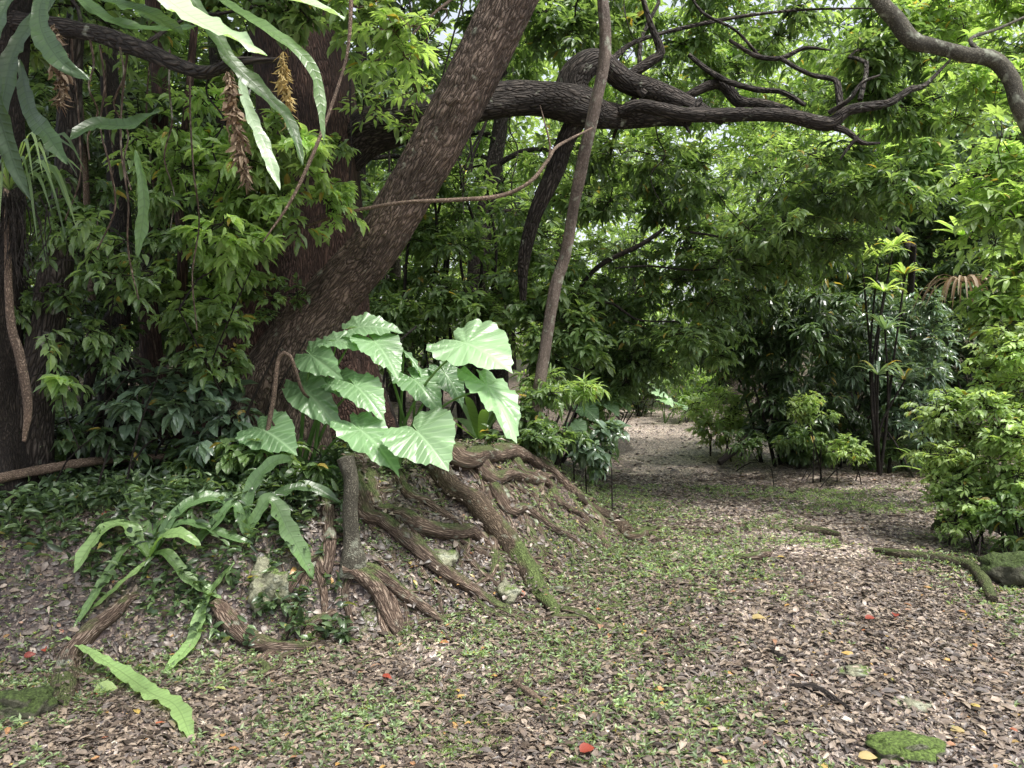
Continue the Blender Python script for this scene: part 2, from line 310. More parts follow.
def groundmat(name, tones, wet=.55, green=.5, lightness=1.):
    m, nt, N, L = newmat(name); out = N.new('ShaderNodeOutputMaterial'); b = N.new('ShaderNodeBsdfPrincipled'); L.new(b.outputs[0], out.inputs[0])
    g = N.new('ShaderNodeNewGeometry'); P = g.outputs['Position']
    n0 = N.new('ShaderNodeTexNoise'); n0.inputs['Scale'].default_value = 14; n0.inputs['Detail'].default_value = 3; L.new(P, n0.inputs['Vector'])
    ad = N.new('ShaderNodeMixRGB'); ad.blend_type = 'LINEAR_LIGHT'; ad.inputs[0].default_value = .025; L.new(P, ad.inputs[1]); L.new(n0.outputs['Color'], ad.inputs[2])
    cols = []; hts = []
    for sc, rot in ((52, 0), (80, 1)):
        mp = N.new('ShaderNodeMapping'); mp.inputs['Rotation'].default_value = (0, 0, rot); mp.inputs['Scale'].default_value = (1, .6, 1); L.new(ad.outputs[0], mp.inputs[0])
        v = N.new('ShaderNodeTexVoronoi'); v.inputs['Scale'].default_value = sc; L.new(mp.outputs[0], v.inputs['Vector'])
        sx = N.new('ShaderNodeSeparateXYZ'); L.new(v.outputs['Color'], sx.inputs[0])
        r = ramp(N, tones); L.new(sx.outputs[0], r.inputs[0]); cols.append((r, sx)); hts.append(v)
    mx = N.new('ShaderNodeMixRGB'); th = N.new('ShaderNodeMath'); th.operation = 'GREATER_THAN'; th.inputs[1].default_value = .5
    L.new(cols[0][1].outputs[1], th.inputs[0]); L.new(th.outputs[0], mx.inputs[0]); L.new(cols[0][0].outputs[0], mx.inputs[1]); L.new(cols[1][0].outputs[0], mx.inputs[2])
    n1 = N.new('ShaderNodeTexNoise'); n1.inputs['Scale'].default_value = .9; n1.inputs['Detail'].default_value = 7; n1.inputs['Roughness'].default_value = .65; L.new(P, n1.inputs['Vector'])
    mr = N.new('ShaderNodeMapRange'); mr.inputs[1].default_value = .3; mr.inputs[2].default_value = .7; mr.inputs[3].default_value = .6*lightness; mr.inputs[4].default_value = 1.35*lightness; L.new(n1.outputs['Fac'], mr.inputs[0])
    hs = N.new('ShaderNodeHueSaturation'); L.new(mx.outputs[0], hs.inputs['Color']); L.new(mr.outputs[0], hs.inputs['Value'])
    n2 = N.new('ShaderNodeTexNoise'); n2.inputs['Scale'].default_value = 2.3; n2.inputs['Detail'].default_value = 9; n2.inputs['Roughness'].default_value = .75; L.new(P, n2.inputs['Vector'])
    r2 = ramp(N, [(.62-green*.12, (0, 0, 0)), (.72-green*.12, (1, 1, 1))]); L.new(n2.outputs['Fac'], r2.inputs[0])
    n3 = N.new('ShaderNodeTexNoise'); n3.inputs['Scale'].default_value = 120; L.new(P, n3.inputs['Vector'])
    r3 = ramp(N, [(.35, (.03, .045, .012)), (.7, (.16, .22, .05))]); L.new(n3.outputs['Fac'], r3.inputs[0])
    mg = N.new('ShaderNodeMixRGB'); s = N.new('ShaderNodeMath'); s.operation = 'MULTIPLY'; s.inputs[1].default_value = .75; L.new(r2.outputs[0], s.inputs[0]); L.new(s.outputs[0], mg.inputs[0]); L.new(hs.outputs[0], mg.inputs[1]); L.new(r3.outputs[0], mg.inputs[2])
    L.new(mg.outputs[0], b.inputs['Base Color']); b.inputs['Roughness'].default_value = wet; b.inputs['Specular IOR Level'].default_value = .4
    bp = N.new('ShaderNodeBump'); bp.inputs['Strength'].default_value = .8; bp.inputs['Distance'].default_value = .012
    n6 = N.new('ShaderNodeTexNoise'); n6.inputs['Scale'].default_value = 60; n6.inputs['Detail'].default_value = 6; L.new(P, n6.inputs['Vector'])
    a2 = N.new('ShaderNodeMath'); L.new(n6.outputs['Fac'], a2.inputs[0]); L.new(cols[0][1].outputs[2], a2.inputs[1]); L.new(a2.outputs[0], bp.inputs['Height']); L.new(bp.outputs[0], b.inputs['Normal'])
    return m
LIT = [(.0, (.020, .015, .014)), (.16, (.05, .036, .034)), (.34, (.088, .062, .055)), (.5, (.14, .10, .088)), (.64, (.105, .085, .085)), (.76, (.22, .155, .115)), (.88, (.33, .26, .2)), (.95, (.24, .19, .17)), (1, (.40, .34, .28))]
M = dict(
    ground=groundmat('ground_soil', LIT, .6, .6, .7),
    path=groundmat('path_litter', [(p, (c[0]*.96, c[1]*1.05, c[2]*1.05)) for p, c in LIT], .6, .15, 2.0),  # pale worn path, brightened further to stand in for far sunlight
    dark=leafmat('dark_leaf', [(.024, .05, .02), (.045, .09, .032), (.07, .14, .04), (.13, .22, .07)], .32, .34, .7),
    mid=leafmat('mid_leaf', [(.045, .09, .025), (.075, .15, .038), (.13, .23, .06), (.22, .34, .10)], .36, .45, .6),
    light=leafmat('light_leaf', [(.09, .165, .04), (.15, .26, .06), (.23, .37, .09), (.34, .50, .14)], .38, .48, .6),
    seed=leafmat('seedling_leaf', [(.06, .11, .04), (.12, .20, .07), (.20, .30, .11), (.30, .42, .18)], .5, .4),
    lime=leafmat('lime_leaf', [(.13, .22, .05), (.22, .36, .08), (.33, .49, .11), (.45, .6, .17)], .4, .45, .6, tcol=(1.5, 1.5, .7)),
    blue=leafmat('blue_green_leaf', [(.04, .08, .045), (.07, .135, .075), (.12, .21, .12), (.2, .32, .2)], .28, .3, .9),
    ear=leafmat('elephant_ear_leaf', [(.06, .16, .04), (.12, .27, .08), (.23, .41, .17)], .34, .3, .6, vein=(7, .55, .05, 5, (.50, .70, .42)), tcol=(1.2, 1.6, .6)),
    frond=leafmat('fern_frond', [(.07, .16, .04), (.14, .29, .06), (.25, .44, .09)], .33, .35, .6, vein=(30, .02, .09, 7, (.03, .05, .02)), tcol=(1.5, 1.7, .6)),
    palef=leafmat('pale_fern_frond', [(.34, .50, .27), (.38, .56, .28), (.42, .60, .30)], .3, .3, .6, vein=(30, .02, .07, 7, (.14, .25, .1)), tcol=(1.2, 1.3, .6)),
    darkf=leafmat('dark_fern_frond', [(.03, .07, .02), (.06, .14, .03), (.11, .22, .05)], .33, .4, .6, vein=(30, .02, .09, 7, (.01, .02, .01)), tcol=(1.6, 1.8, .6)),  # darker green frond colours
    dead=leafmat('dead_leaf', [(.09, .06, .04), (.16, .11, .075), (.25, .19, .13), (.34, .27, .19)], .7, .2, .3, tcol=(1.2, 1, .8)),
    yellow=leafmat('yellow_dead_leaf', [(.33, .26, .11), (.46, .37, .17)], .6, .35, .3, tcol=(1.2, 1, .7)),
    red=leafmat('red_leaf', [(.16, .03, .02), (.30, .06, .035)], .5, .2, .4, tcol=(1.2, .8, .7)),
    litter=None,
    bark=barkmat('brown_bark', (.035, .025, .019), (.17, .125, .098), (.27, .21, .165), 22, .2, .016, lichen=.03),
    oldbark=barkmat('old_dark_bark', (.012, .009, .007), (.055, .045, .037), (.16, .135, .115), 16, .25, .03, moss=.1, lichen=.1),
    redbark=barkmat('reddish_bark', (.022, .012, .009), (.085, .048, .036), (.17, .105, .078), 24, .13, .02),
    greybark=barkmat('grey_lichen_bark', (.04, .037, .027), (.115, .105, .08), (.25, .24, .18), 34, .6, .006, lichen=.5),
    slimbark=barkmat('mottled_slim_bark', (.04, .032, .026), (.14, .11, .09), (.33, .28, .24), 30, .5, .006, lichen=.35, crack=.5),
    darkwood=barkmat('dark_wood', (.008, .006, .005), (.028, .022, .018), (.07, .055, .045), 30, .3, .008),  # near-black brown wood colours
    root=barkmat('root_bark', (.03, .018, .012), (.16, .115, .085), (.38, .31, .245), 30, .16, .008, moss=.27, lichen=.35, mossc=(.08, .10, .035)),
    mossroot=barkmat('mossy_root_bark', (.03, .02, .012), (.11, .08, .055), (.22, .17, .12), 30, .3, .008, moss=.47, lichen=.3, mossc=(.085, .115, .035), grad=True),
    mosslog=barkmat('mossy_log_bark', (.03, .025, .015), (.09, .075, .05), (.18, .15, .11), 30, .3, .008, moss=.35, mossc=(.07, .09, .03)),
    stick=barkmat('pale_stick_bark', (.06, .042, .03), (.18, .13, .095), (.36, .28, .21), 40, .5, .004),
    greenstem=barkmat('green_stem', (.05, .10, .03), (.10, .19, .05), (.16, .27, .08), 20, .1, .002, crack=.1),
    rock=barkmat('lichen_rock', (.07, .07, .05), (.22, .22, .15), (.40, .41, .28), 9, 1, .02, moss=.2, lichen=.5, mossc=(.12, .17, .05), crack=.4),
    mossrock=barkmat('mossy_rock', (.05, .05, .035), (.14, .14, .10), (.28, .28, .22), 9, 1, .02, moss=.5, mossc=(.10, .15, .035), crack=.4),
    darkrock=barkmat('dark_mossy_rock', (.02, .02, .015), (.06, .06, .04), (.13, .13, .09), 9, 1, .02, moss=.5, mossc=(.05, .075, .02), crack=.4),
)
def littermat():
    m, nt, N, L = newmat('fallen_leaf_litter'); out = N.new('ShaderNodeOutputMaterial'); b = N.new('ShaderNodeBsdfPrincipled'); L.new(b.outputs[0], out.inputs[0])
    a = attr(N, 'rnd')
    r = ramp(N, [(0, (.03, .022, .02)), (.14, (.05, .038, .03)), (.34, (.095, .072, .056)), (.5, (.145, .112, .088)), (.64, (.115, .10, .092)), (.77, (.19, .148, .112)), (.88, (.26, .205, .155)), (.94, (.38, .32, .26)), (.975, (.26, .20, .15)), (.982, (.26, .12, .06)), (.99, (.42, .27, .08)), (.996, (.2, .25, .06)), (1, (.30, .06, .04))], False)
    L.new(a.outputs['Fac'], r.inputs[0]); t = attr(N, 'tc'); n = N.new('ShaderNodeTexNoise'); n.inputs['Scale'].default_value = 3; n.inputs['Detail'].default_value = 4; L.new(t.outputs['Vector'], n.inputs['Vector'])
    mr = N.new('ShaderNodeMapRange'); mr.inputs[1].default_value = .3; mr.inputs[2].default_value = .7; mr.inputs[3].default_value = .6; mr.inputs[4].default_value = 1.3; L.new(n.outputs['Fac'], mr.inputs[0])
    hs = N.new('ShaderNodeHueSaturation'); L.new(mr.outputs[0], hs.inputs['Value']); L.new(r.outputs[0], hs.inputs['Color']); L.new(hs.outputs[0], b.inputs['Base Color'])
    b.inputs['Roughness'].default_value = .42; b.inputs['Specular IOR Level'].default_value = .55; return m
M['litter'] = littermat()
# ------------------------------------------------------------------ ground and path
def graded(a, b, h, lo, hi, g=1.09):
    xs = list(np.arange(a, b+1e-6, h)); s = h
    while xs[-1] < hi: s *= g; xs.append(xs[-1]+s)
    s = h; L = []; x = a
    while x > lo: s *= g; x -= s; L.append(x)
    return np.array(L[::-1]+xs)
gx = graded(-4.5, 6.5, .045, -160, 160); gy = graded(2, 11, .045, -30, 260)
X, Y_ = np.meshgrid(gx, gy); Z = H(X, Y_)
V = np.stack([X, Y_, Z], -1).reshape(-1, 3); nx = len(gx); ny = len(gy)
i = np.arange(ny-1)[:, None]*nx; j = np.arange(nx-1)[None]
Fc = np.stack([i+j, i+j+1, i+j+1+nx, i+j+nx], -1).reshape(-1, 4)
cc = V[Fc].mean(1)
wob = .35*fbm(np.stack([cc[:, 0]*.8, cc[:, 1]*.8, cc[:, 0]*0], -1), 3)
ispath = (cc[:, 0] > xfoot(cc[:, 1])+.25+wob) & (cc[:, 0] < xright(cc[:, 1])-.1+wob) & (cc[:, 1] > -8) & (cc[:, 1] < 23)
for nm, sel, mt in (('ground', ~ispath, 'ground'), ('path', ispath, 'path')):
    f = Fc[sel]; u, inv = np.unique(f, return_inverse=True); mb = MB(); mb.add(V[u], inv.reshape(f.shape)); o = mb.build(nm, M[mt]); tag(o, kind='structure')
def onground(n, x0, x1, y0, y1): x = x0+(x1-x0)*R.random(n); y = y0+(y1-y0)*R.random(n); return x, y
def gnorm(x, y):
    e = .05; nn = np.stack([(H(x-e, y)-H(x+e, y))/(2*e), (H(x, y-e)-H(x, y+e))/(2*e), np.ones_like(x)], -1); return nn/np.linalg.norm(nn, axis=1)[:, None]
def inview(x, y, z=0, m=60): return (np.abs(x/np.maximum(y, .1)) < (512+m)/F) & (y > 2)
# moss patches
def mosspatch(px, py, rx, ry, label, n=2600, ng=None):
    c = gr(px, py); a = R.random(n)*6.283; r = np.sqrt(R.random(n)); x = c[0]+rx*r*np.cos(a)*(1+.3*np.sin(a*3)); y = c[1]+ry*r*np.sin(a)*(1+.25*np.cos(a*4+1))
    mb = MB(); p = np.stack([x, y, H(x, y)+.002], -1); d = rdir(n, .5, .8); leaves(mb, p, d, rdir(n), .014*(.5+R.random(n)), .007, 'far')
    o = mb.build('moss_patch', M['lime'], origin=c); tag(o, label, 'moss', ng)
mosspatch(452, 748, .20, .13, 'bright moss patch at the bottom edge between fallen leaves')
mosspatch(487, 722, .13, .07, 'small moss patch just above the moss at the bottom edge', 1500)
mosspatch(715, 690, .2, .1, 'thin moss patch on the left side of the path near a dark stick', 1500)
# ------------------------------------------------------------------ the leaning tree with its roots
def gz(p, up=0): return np.array([p[0], p[1], H(p[0], p[1])+up])
lb = gz(at(285, 440, 5.65))
lt = thing('leaning_tree', lb, 'large brown fissured trunk leaning right across the photo above exposed roots', 'tree')
mb = MB()
tube(mb, [lb+[-.1, .05, -.3], at(283, 385, 5.62), at(322, 312, 5.55), at(372, 252, 5.45), at(398, 212, 5.4), at(447, 128, 5.3), at(510, 0, 5.2), at(570, -130, 5.1), at(640, -300, 5.0), at(700, -600, 5)],
     [.42, .30, .20, .176, .17, .168, .165, .16, .15, .12], 150, .012, .06, 3, rough=.016, lobes=(5, .22, .22), seed=2)
tube(mb, [at(440, 118, 5.22), at(452, 105, 5.13), at(458, 98, 5.1)], [.03, .03, .018], 10, .01, .2)
mb.build('trunk', M['bark'], lt)
def rootpath(pts, r, up=.25):
    P = []
    for k, q in enumerate(pts):
        p = gr(q[0], q[1]) if len(q) == 2 else np.array(q[:3])
        P.append(p)
    return np.array(P)
RG = np.zeros((700, 1100), np.float32)   # height of roots above the ground, 1.2 cm cells, x -6.6..6.6, y 2..10.4
def markroot(S, rr, up, flat):
    for (x, y, z), r in zip(S, rr):
        k = int(r/.012)+1; i0 = int((y-2)/.012); j0 = int((x+6.6)/.012)
        for a in range(-k, k+1):
            for b in range(-k, k+1):
                d = math.hypot(a, b)*.012/r
                if d < 1 and 0 <= i0+a < 700 and 0 <= j0+b < 1100: RG[i0+a, j0+b] = max(RG[i0+a, j0+b], r*up+r*flat*math.sqrt(1-d*d))
def rootz(x, y):
    i0 = ((y-2)/.012).astype(int); j0 = ((x+6.6)/.012).astype(int); ok = (i0 >= 0) & (i0 < 700) & (j0 >= 0) & (j0 < 1100)
    return np.where(ok, RG[np.clip(i0, 0, 699), np.clip(j0, 0, 1099)], 0)
def root(parent, pts, r, mat='root', up=.38, flat=.72, pre=None, name='root', label=None, seed=None, lumps=.27):
    P = rootpath(pts, r)
    if pre is not None: P = np.vstack([pre, P])
    S = spline(P, .05); 
    rr = np.interp(np.linspace(0, 1, len(S)), np.linspace(0, 1, len(r)), r)
    wob = fbm(np.stack([S[:, 0]*5, S[:, 1]*5, S[:, 2]*0], -1), 2)
    S[:, 2] = H(S[:, 0], S[:, 1])+rr*up+wob*.012
    markroot(S, rr, up, flat); S[-1, 2] -= rr[-1]*1.2; S[0, 2] -= rr[0]*.3
    b = MB(); tube(b, S[::1], rr, 18, .035, lumps, 8, rough=.007, seed=R.random()*20, flat=flat, rnd='len')
    o = b.build(name, M[mat], parent)
    if label: o['label'] = label
    return o
hub = at(330, 430, 5.6)
hub2 = gz(np.array([-.75, 5.75, 0]))
U0 = np.array
def T3(x, y): return np.array([[x, y, 0]])
RO = [
 ([(455, 462), (501, 456), (541, 469), (568, 489), (588, 510), (603, 526)], [.07, .085, .09, .085, .06, .03], 'root', (-.7, 6.3)),
 ([(480, 470), (508, 479), (548, 486), (558, 503), (581, 515), (601, 539), (618, 559), (644, 574)], [.05, .065, .07, .05, .04, .03, .02, .012], 'root', (-.7, 6.2)),
 ([(497, 492), (528, 512), (554, 532), (581, 549), (614, 573), (638, 590)], [.045, .05, .04, .03, .02, .01], 'root', (-.6, 6.0)),
 ([(575, 497), (594, 512), (618, 525), (636, 539), (654, 529)], [.05, .055, .06, .05, .03], 'mossroot', None),
 ([(440, 475), (474, 510), (498, 532), (518, 559), (534, 585), (556, 616)], [.05, .06, .07, .075, .06, .03], 'mossroot', (-.8, 5.8)),
 ([(360, 500), (381, 522), (408, 545), (441, 572), (474, 592), (511, 612)], [.055, .06, .06, .05, .05, .02], 'root', (-1.2, 5.6)),
 ([(345, 566), (358, 579), (378, 592), (391, 619), (402, 637)], [.045, .05, .045, .04, .015], 'root', None),
 ([(352, 566), (371, 577), (404, 596), (428, 611), (451, 624)], [.03, .04, .035, .03, .01], 'root', None),
 ([(395, 512), (421, 529), (450, 534), (478, 534)], [.04, .055, .055, .04], 'root', None),
 ([(372, 495), (394, 512), (418, 535)], [.05, .045, .03], 'root', (-1.1, 5.7)),
 ([(138, 590), (125, 602), (108, 622), (83, 645), (67, 672), (62, 712)], [.02, .04, .045, .05, .04, .02], 'root', None),
 ([(215, 600), (233, 629), (253, 645), (280, 652), (305, 651), (327, 636)], [.035, .05, .045, .035, .03, .01], 'root', None),
 ([(335, 608), (318, 622), (306, 634)], [.02, .032, .02], 'root', None),
 ([(400, 480), (430, 505), (455, 520), (490, 545), (505, 570)], [.04, .035, .03, .025, .01], 'root', (-1.0, 5.9)),
 ([(330, 545), (318, 560), (300, 575), (285, 600)], [.05, .045, .035, .015], 'root', (-1.4, 5.4)),
 ([(520, 470), (560, 480), (590, 500), (612, 512)], [.04, .04, .03, .015], 'root', (-.2, 6.9)),
]
for pts, r, mt, pre in RO:
    root(lt, pts, [v*1.18 for v in r], mt, pre=T3(*pre) if pre else None, label='root with green moss on its back' if mt == 'mossroot' else None)
for pts, r, mt, pre in RO:
    P_ = rootpath(pts, r)
    for q_ in range(3):
        i_ = int(R.integers(0, len(P_)-1)); p_ = P_[i_]+(P_[i_+1]-P_[i_])*R.random(); a = -.95+R.normal()*.6; L_ = .25+.5*R.random()
        rr0 = min(.03, r[i_]*.5); q = [U0([p_[0]+math.cos(a+.25*R.normal())*L_*j/4, p_[1]+math.sin(a)*L_*j/4, 0]) for j in range(5)]; q[0] = U0([p_[0], p_[1], 0])
        root(lt, q, [rr0, rr0*.9, rr0*.7, rr0*.5, .004], 'root', up=.3)
for k in range(60):   # finer roots over the slope
    x0 = -1.3+2.1*R.random(); y0 = 5.0+1.6*R.random(); a = -1.1+R.normal()*.35; L_ = .5+.8*R.random()
    q = [np.array([x0+math.cos(a+.3*j*R.normal())*L_*j/4, y0+math.sin(a)*L_*j/4, 0]) for j in range(5)]
    root(lt, q, [.014, .016, .013, .01, .005], 'root', up=.2)
def litter(n, y0, y1, L0, kind, lift, pale=0):
    # sampled evenly over the area seen
    y = np.sqrt(y0**2+(y1**2-y0**2)*R.random(n)); x = y*(R.random(n)*2-1)*.76
    c_ = rootz(x, y); tr_ = np.exp(-((x-xfoot(y)*.45-xright(y)*.55)/.9)**2)*sstep((y-3)/3); k_ = (R.random(n) > .55*tr_) & np.where(c_ > 0, R.random(n) < .22, True) & (R.random(n) < 1.05+.5*fbm(np.stack([x*1.6, y*1.6, x*0+7], -1), 3)); x, y = x[k_], y[k_]; n = len(x)
    z = H(x, y)+rootz(x, y); nn = gnorm(x, y)+R.normal(size=(n, 3))*[.2, .2, .1]
    a = R.random(n)*6.283; d = np.stack([np.cos(a), np.sin(a), R.normal(size=n)*.18], -1); d -= nn*(d*nn).sum(1)[:, None]*.8
    L_ = L0*(.35+2.1*R.random(n)**3.6)
    mb.add if 0 else None
    r = R.random(n); on = (x > xfoot(y)) ; r = np.where(on & (R.random(n) < .3), .6+.3*R.random(n), r); r = np.where(~on & (R.random(n) < .35), r*.5, r)
    return np.stack([x, y, z+lift*R.random(n)+.003], -1), d, nn, L_, r
mb = MB()
for n, y0, y1, L0, k, lf in ((190000, 2.3, 5.5, .027, 'mid', .013), (120000, 5.5, 10, .032, 'far', .014), (24000, 10, 22, .055, 'far', .018)):
    p, d, nn, L_, r = litter(n, y0, y1, L0, k, lf); leaves(mb, p, d, nn, L_, L_*(.2+.45*R.random(len(p))), k, r)
def _tw(n, y0, y1, l):
    y = np.sqrt(y0**2+(y1**2-y0**2)*R.random(n)); x = y*(R.random(n)*2-1)*.76; a = R.random(n)*6.283; L_ = l*(.3+R.random(n)**2*1.5)
    x2 = x+np.cos(a)*L_; y2 = y+np.sin(a)*L_; b = MB(); twigs(b, np.stack([x, y, H(x, y)+.012], -1), np.stack([x2, y2, H(x2, y2)+.02], -1), .0035, .0015, R.random(n).repeat(6)); return b
tag(_tw(1500, 2.3, 10, .16).build('twig_litter', M['stick']), 'thin dead twigs scattered over the leaf litter', 'twigs', kind='stuff')
tag(mb.build('leaf_litter', M['litter']), 'brown fallen leaves scattered thickly over the forest path and mound', 'leaf litter', kind='stuff')
# small sprouts (stuff)
def sprouts(n, dens, hmin, hmax, name, mat, label, y0=2.4, y1=14, L0=.03, per=5, kind='far'):
    y = np.sqrt(y0**2+(y1**2-y0**2)*R.random(n)); x = y*(R.random(n)*2-1)*.74
    q = dens(x, y)+.45*fbm(np.stack([x*1.3, y*1.3, x*0+3], -1), 3); k = R.random(n) < q; x = x[k]; y = y[k]; n = len(x)
    k = rootz(x, y) <= 0; x = x[k]; y = y[k]; n = len(x); z = H(x, y); mb = MB(); h = hmin+(hmax-hmin)*R.random(n)**1.6
    B = np.stack([x, y, z], -1); T = B+np.stack([R.normal(size=n)*.3*h, R.normal(size=n)*.3*h, h], -1)
    pos = np.repeat(B, per, 0)+(np.repeat(T-B, per, 0))*(.35+.65*R.random(n*per))[:, None]
    d = rdir(n*per, .35, .35); leaves(mb, pos, d, rdir(n*per, .5, 1.3), L0*(.5+R.random(n*per)), L0*.38*(.6+.8*R.random(n*per)), kind)
    return tag(mb.build(name, M[mat]), label, 'seedlings' if 'seed' in name else 'ground cover', kind='stuff')
def d_seed(x, y):
    dd = x-xfoot(y); return (y < 6.5)*.07+.02+.3*(dd < -.75)*(y > 5.3)*(x > -1.3)+.44*np.exp(-((dd-.2)/np.interp(y, [5, 7.5], [1.1, .4]))**2)*(y > 3.0)+.12*(dd < 0)+.16*np.exp(-((x-xright(y)+.3)/.5)**2)+.14*(y < 4)*(x < .9)
sprouts(75000, d_seed, .008, .04, 'seedlings', 'seed', 'tiny light green seedlings sprouting through the leaf litter', 2.3, 9, .026, 5)
sprouts(36000, lambda x, y: -1.2+2.3*(x < -1.0-.2*(y-4.6))*sstep((y-3.75)/.35)+1.5*(x > xright(y)+.5), .03, .2, 'ground_cover', 'dark', 'dark glossy low ground cover leaves on the shaded mound', 3.6, 9, .062, 5, 'near')
# ------------------------------------------------------------------ great tree behind
gb = gz(at(285, 440, 6.6))
gt = thing('old_tree', gb, 'massive dark tree behind the leaning trunk with long horizontal bough', 'tree')
mb = MB()
tube(mb, [gb+[0, 0, -.3], at(292, 380, 6.55), at(300, 290, 6.5), at(306, 200, 6.5), at(305, 100, 6.5), at(290, 0, 6.5), at(270, -160, 6.6), at(240, -420, 6.8)],
     [.85, .62, .5, .44, .40, .36, .33, .25], 90, .025, .09, 2, rough=.012, lobes=(7, .5, .4), seed=6)
mb.build('trunk', M['redbark'], gt)
mb = MB()
def bt(pts, r, sides=14, **k): tube(mb, [at(*p) for p in pts], [v*1. for v in r], sides, .04, .12, 6, rough=.003, seed=R.random()*9, **k)
bt([(318, 170, 6.5), (350, 150, 6.5), (374, 130, 6.45), (441, 113, 6.45), (491, 102, 6.5), (541, 100, 6.6), (581, 107, 6.7), (600, 114, 6.8), (630, 118, 6.95), (660, 118, 7.0), (690, 122, 7.1)], [.24, .19, .2, .165, .155, .15, .17, .12, .09, .07, .04], 30)
bt([(575, 108, 6.7), (572, 85, 6.7), (582, 68, 6.7), (600, 62, 6.75), (625, 82, 6.8), (658, 93, 6.9), (684, 103, 6.9), (705, 112, 7.0), (722, 122, 7.1)], [.13, .13, .115, .10, .095, .095, .08, .06, .03], 24)
bt([(582, 112, 6.75), (566, 140, 6.8), (553, 175, 6.85), (535, 215, 6.9), (524, 260, 7.0), (523, 300, 7.1)], [.1, .08, .085, .07, .055, .03], 18)
mb.build('bough', M['oldbark'], gt)
mb = MB()
bt([(620, 112, 6.8), (641, 106, 6.75), (682, 114, 6.7), (715, 115, 6.7), (782, 115, 6.7), (815, 122, 6.7), (832, 123, 6.7), (845, 112, 6.7), (859, 108, 6.7), (889, 103, 6.75), (909, 90, 6.8), (925, 85, 6.9), (950, 60, 7)], [.05, .06, .065, .06, .06, .065, .06, .045, .045, .035, .03, .022, .01], 16)
bt([(832, 126, 6.7), (848, 132, 6.65), (862, 143, 6.6), (880, 143, 6.6)], [.035, .025, .02, .01], 8)
bt([(856, 139, 6.6), (845, 152, 6.6), (840, 160, 6.6)], [.016, .012, .006], 8)
bt([(660, 112, 7.2), (715, 84, 7.2), (739, 102, 7.1), (762, 105, 7.), (790, 112, 6.8)], [.03, .05, .055, .05, .04], 12)
bt([(689, 55, 7.3), (710, 72, 7.2), (732, 83, 7.0), (759, 90, 6.9), (782, 92, 6.8), (805, 105, 6.75)], [.02, .028, .026, .026, .022, .02], 8)
bt([(729, 40, 7.0), (745, 50, 7), (759, 57, 7), (782, 58, 7), (805, 48, 7), (830, 50, 7)], [.015, .02, .022, .022, .018, .008], 8)
bt([(780, 58, 7.0), (800, 70, 6.9), (815, 76, 6.9), (835, 80, 6.85), (838, 90, 6.8), (840, 104, 6.75), (842, 113, 6.7)], [.02, .018, .02, .022, .03, .03, .03], 8)
bt([(829, 113, 6.7), (849, 100, 6.6), (862, 83, 6.6), (880, 75, 6.6)], [.025, .02, .016, .008], 8)
bt([(645, 95, 6.8), (630, 78, 6.8), (650, 62, 6.8), (661, 52, 6.8), (651, 25, 6.8), (640, -10, 6.8)], [.04, .045, .045, .04, .025, .02], 10)
bt([(700, 100, 6.9), (684, 118, 6.8), (690, 133, 6.7)], [.03, .025, .01], 8)
bt([(760, 57, 7), (735, 30, 7), (700, 10, 7), (680, -30, 7)], [.015, .012, .012, .01], 6)
bt([(610, 62, 6.8), (640, 40, 6.9), (720, 20, 7.1), (800, 10, 7.2), (880, 8, 7.3)], [.03, .02, .018, .012, .006], 8)
mb.build('branch', M['oldbark'], gt)
# ------------------------------------------------------------------ slender tree
sb = gz(at(533, 440, 6.9))
st = thing('slender_tree', sb, 'slender pinkish grey trunk rising between the leaning trunk and path', 'tree')
mb = MB()
tube(mb, [sb+[0, 0, -.15], at(537, 400, 6.85), at(541, 373, 6.8), at(555, 289, 6.75), at(565, 256, 6.7), at(575, 200, 6.55), at(585, 150, 6.4), at(595, 107, 6.3), at(605, 50, 6.25), at(603, 0, 6.2), at(600, -80, 6.2), at(610, -250, 6.2)],
     [.07, .054, .052, .050, .048, .046, .049, .045, .045, .043, .04, .03], 32, .02, .16, 10, rough=.004, seed=4)
mb.build('trunk', M['slimbark'], st)
# ------------------------------------------------------------------ tree whose trunk arches in at upper right
ab_ = gz(at(1120, 470, 6.3))
at_ = thing('arching_tree', ab_, 'crooked grey brown limb bending over the upper right corner', 'tree')
mb = MB()
tube(mb, [ab_+[0, 0, -.2], at(1110, 380, 6.2), at(1085, 280, 6.1), at(1060, 200, 6.0), at(1032, 135, 5.95), at(1018, 105, 5.9), at(1011, 80, 5.9), at(994, 60, 5.9), at(966, 55, 5.9), at(936, 47, 5.9), at(912, 40, 5.9), at(896, 20, 5.9), at(879, 0, 5.9), at(860, -40, 6), at(850, -150, 6.1)],
     [.1, .09, .08, .07, .058, .054, .058, .062, .056, .053, .064, .064, .056, .05, .04], 26, .03, .1, 5, rough=.003, seed=8)
tube(mb, [at(990, 58, 5.9), at(970, 40, 6), at(1000, 28, 6.2), at(1040, 10, 6.3)], [.02, .015, .012, .01], 8)
mb.build('trunk', M['greybark'], at_)
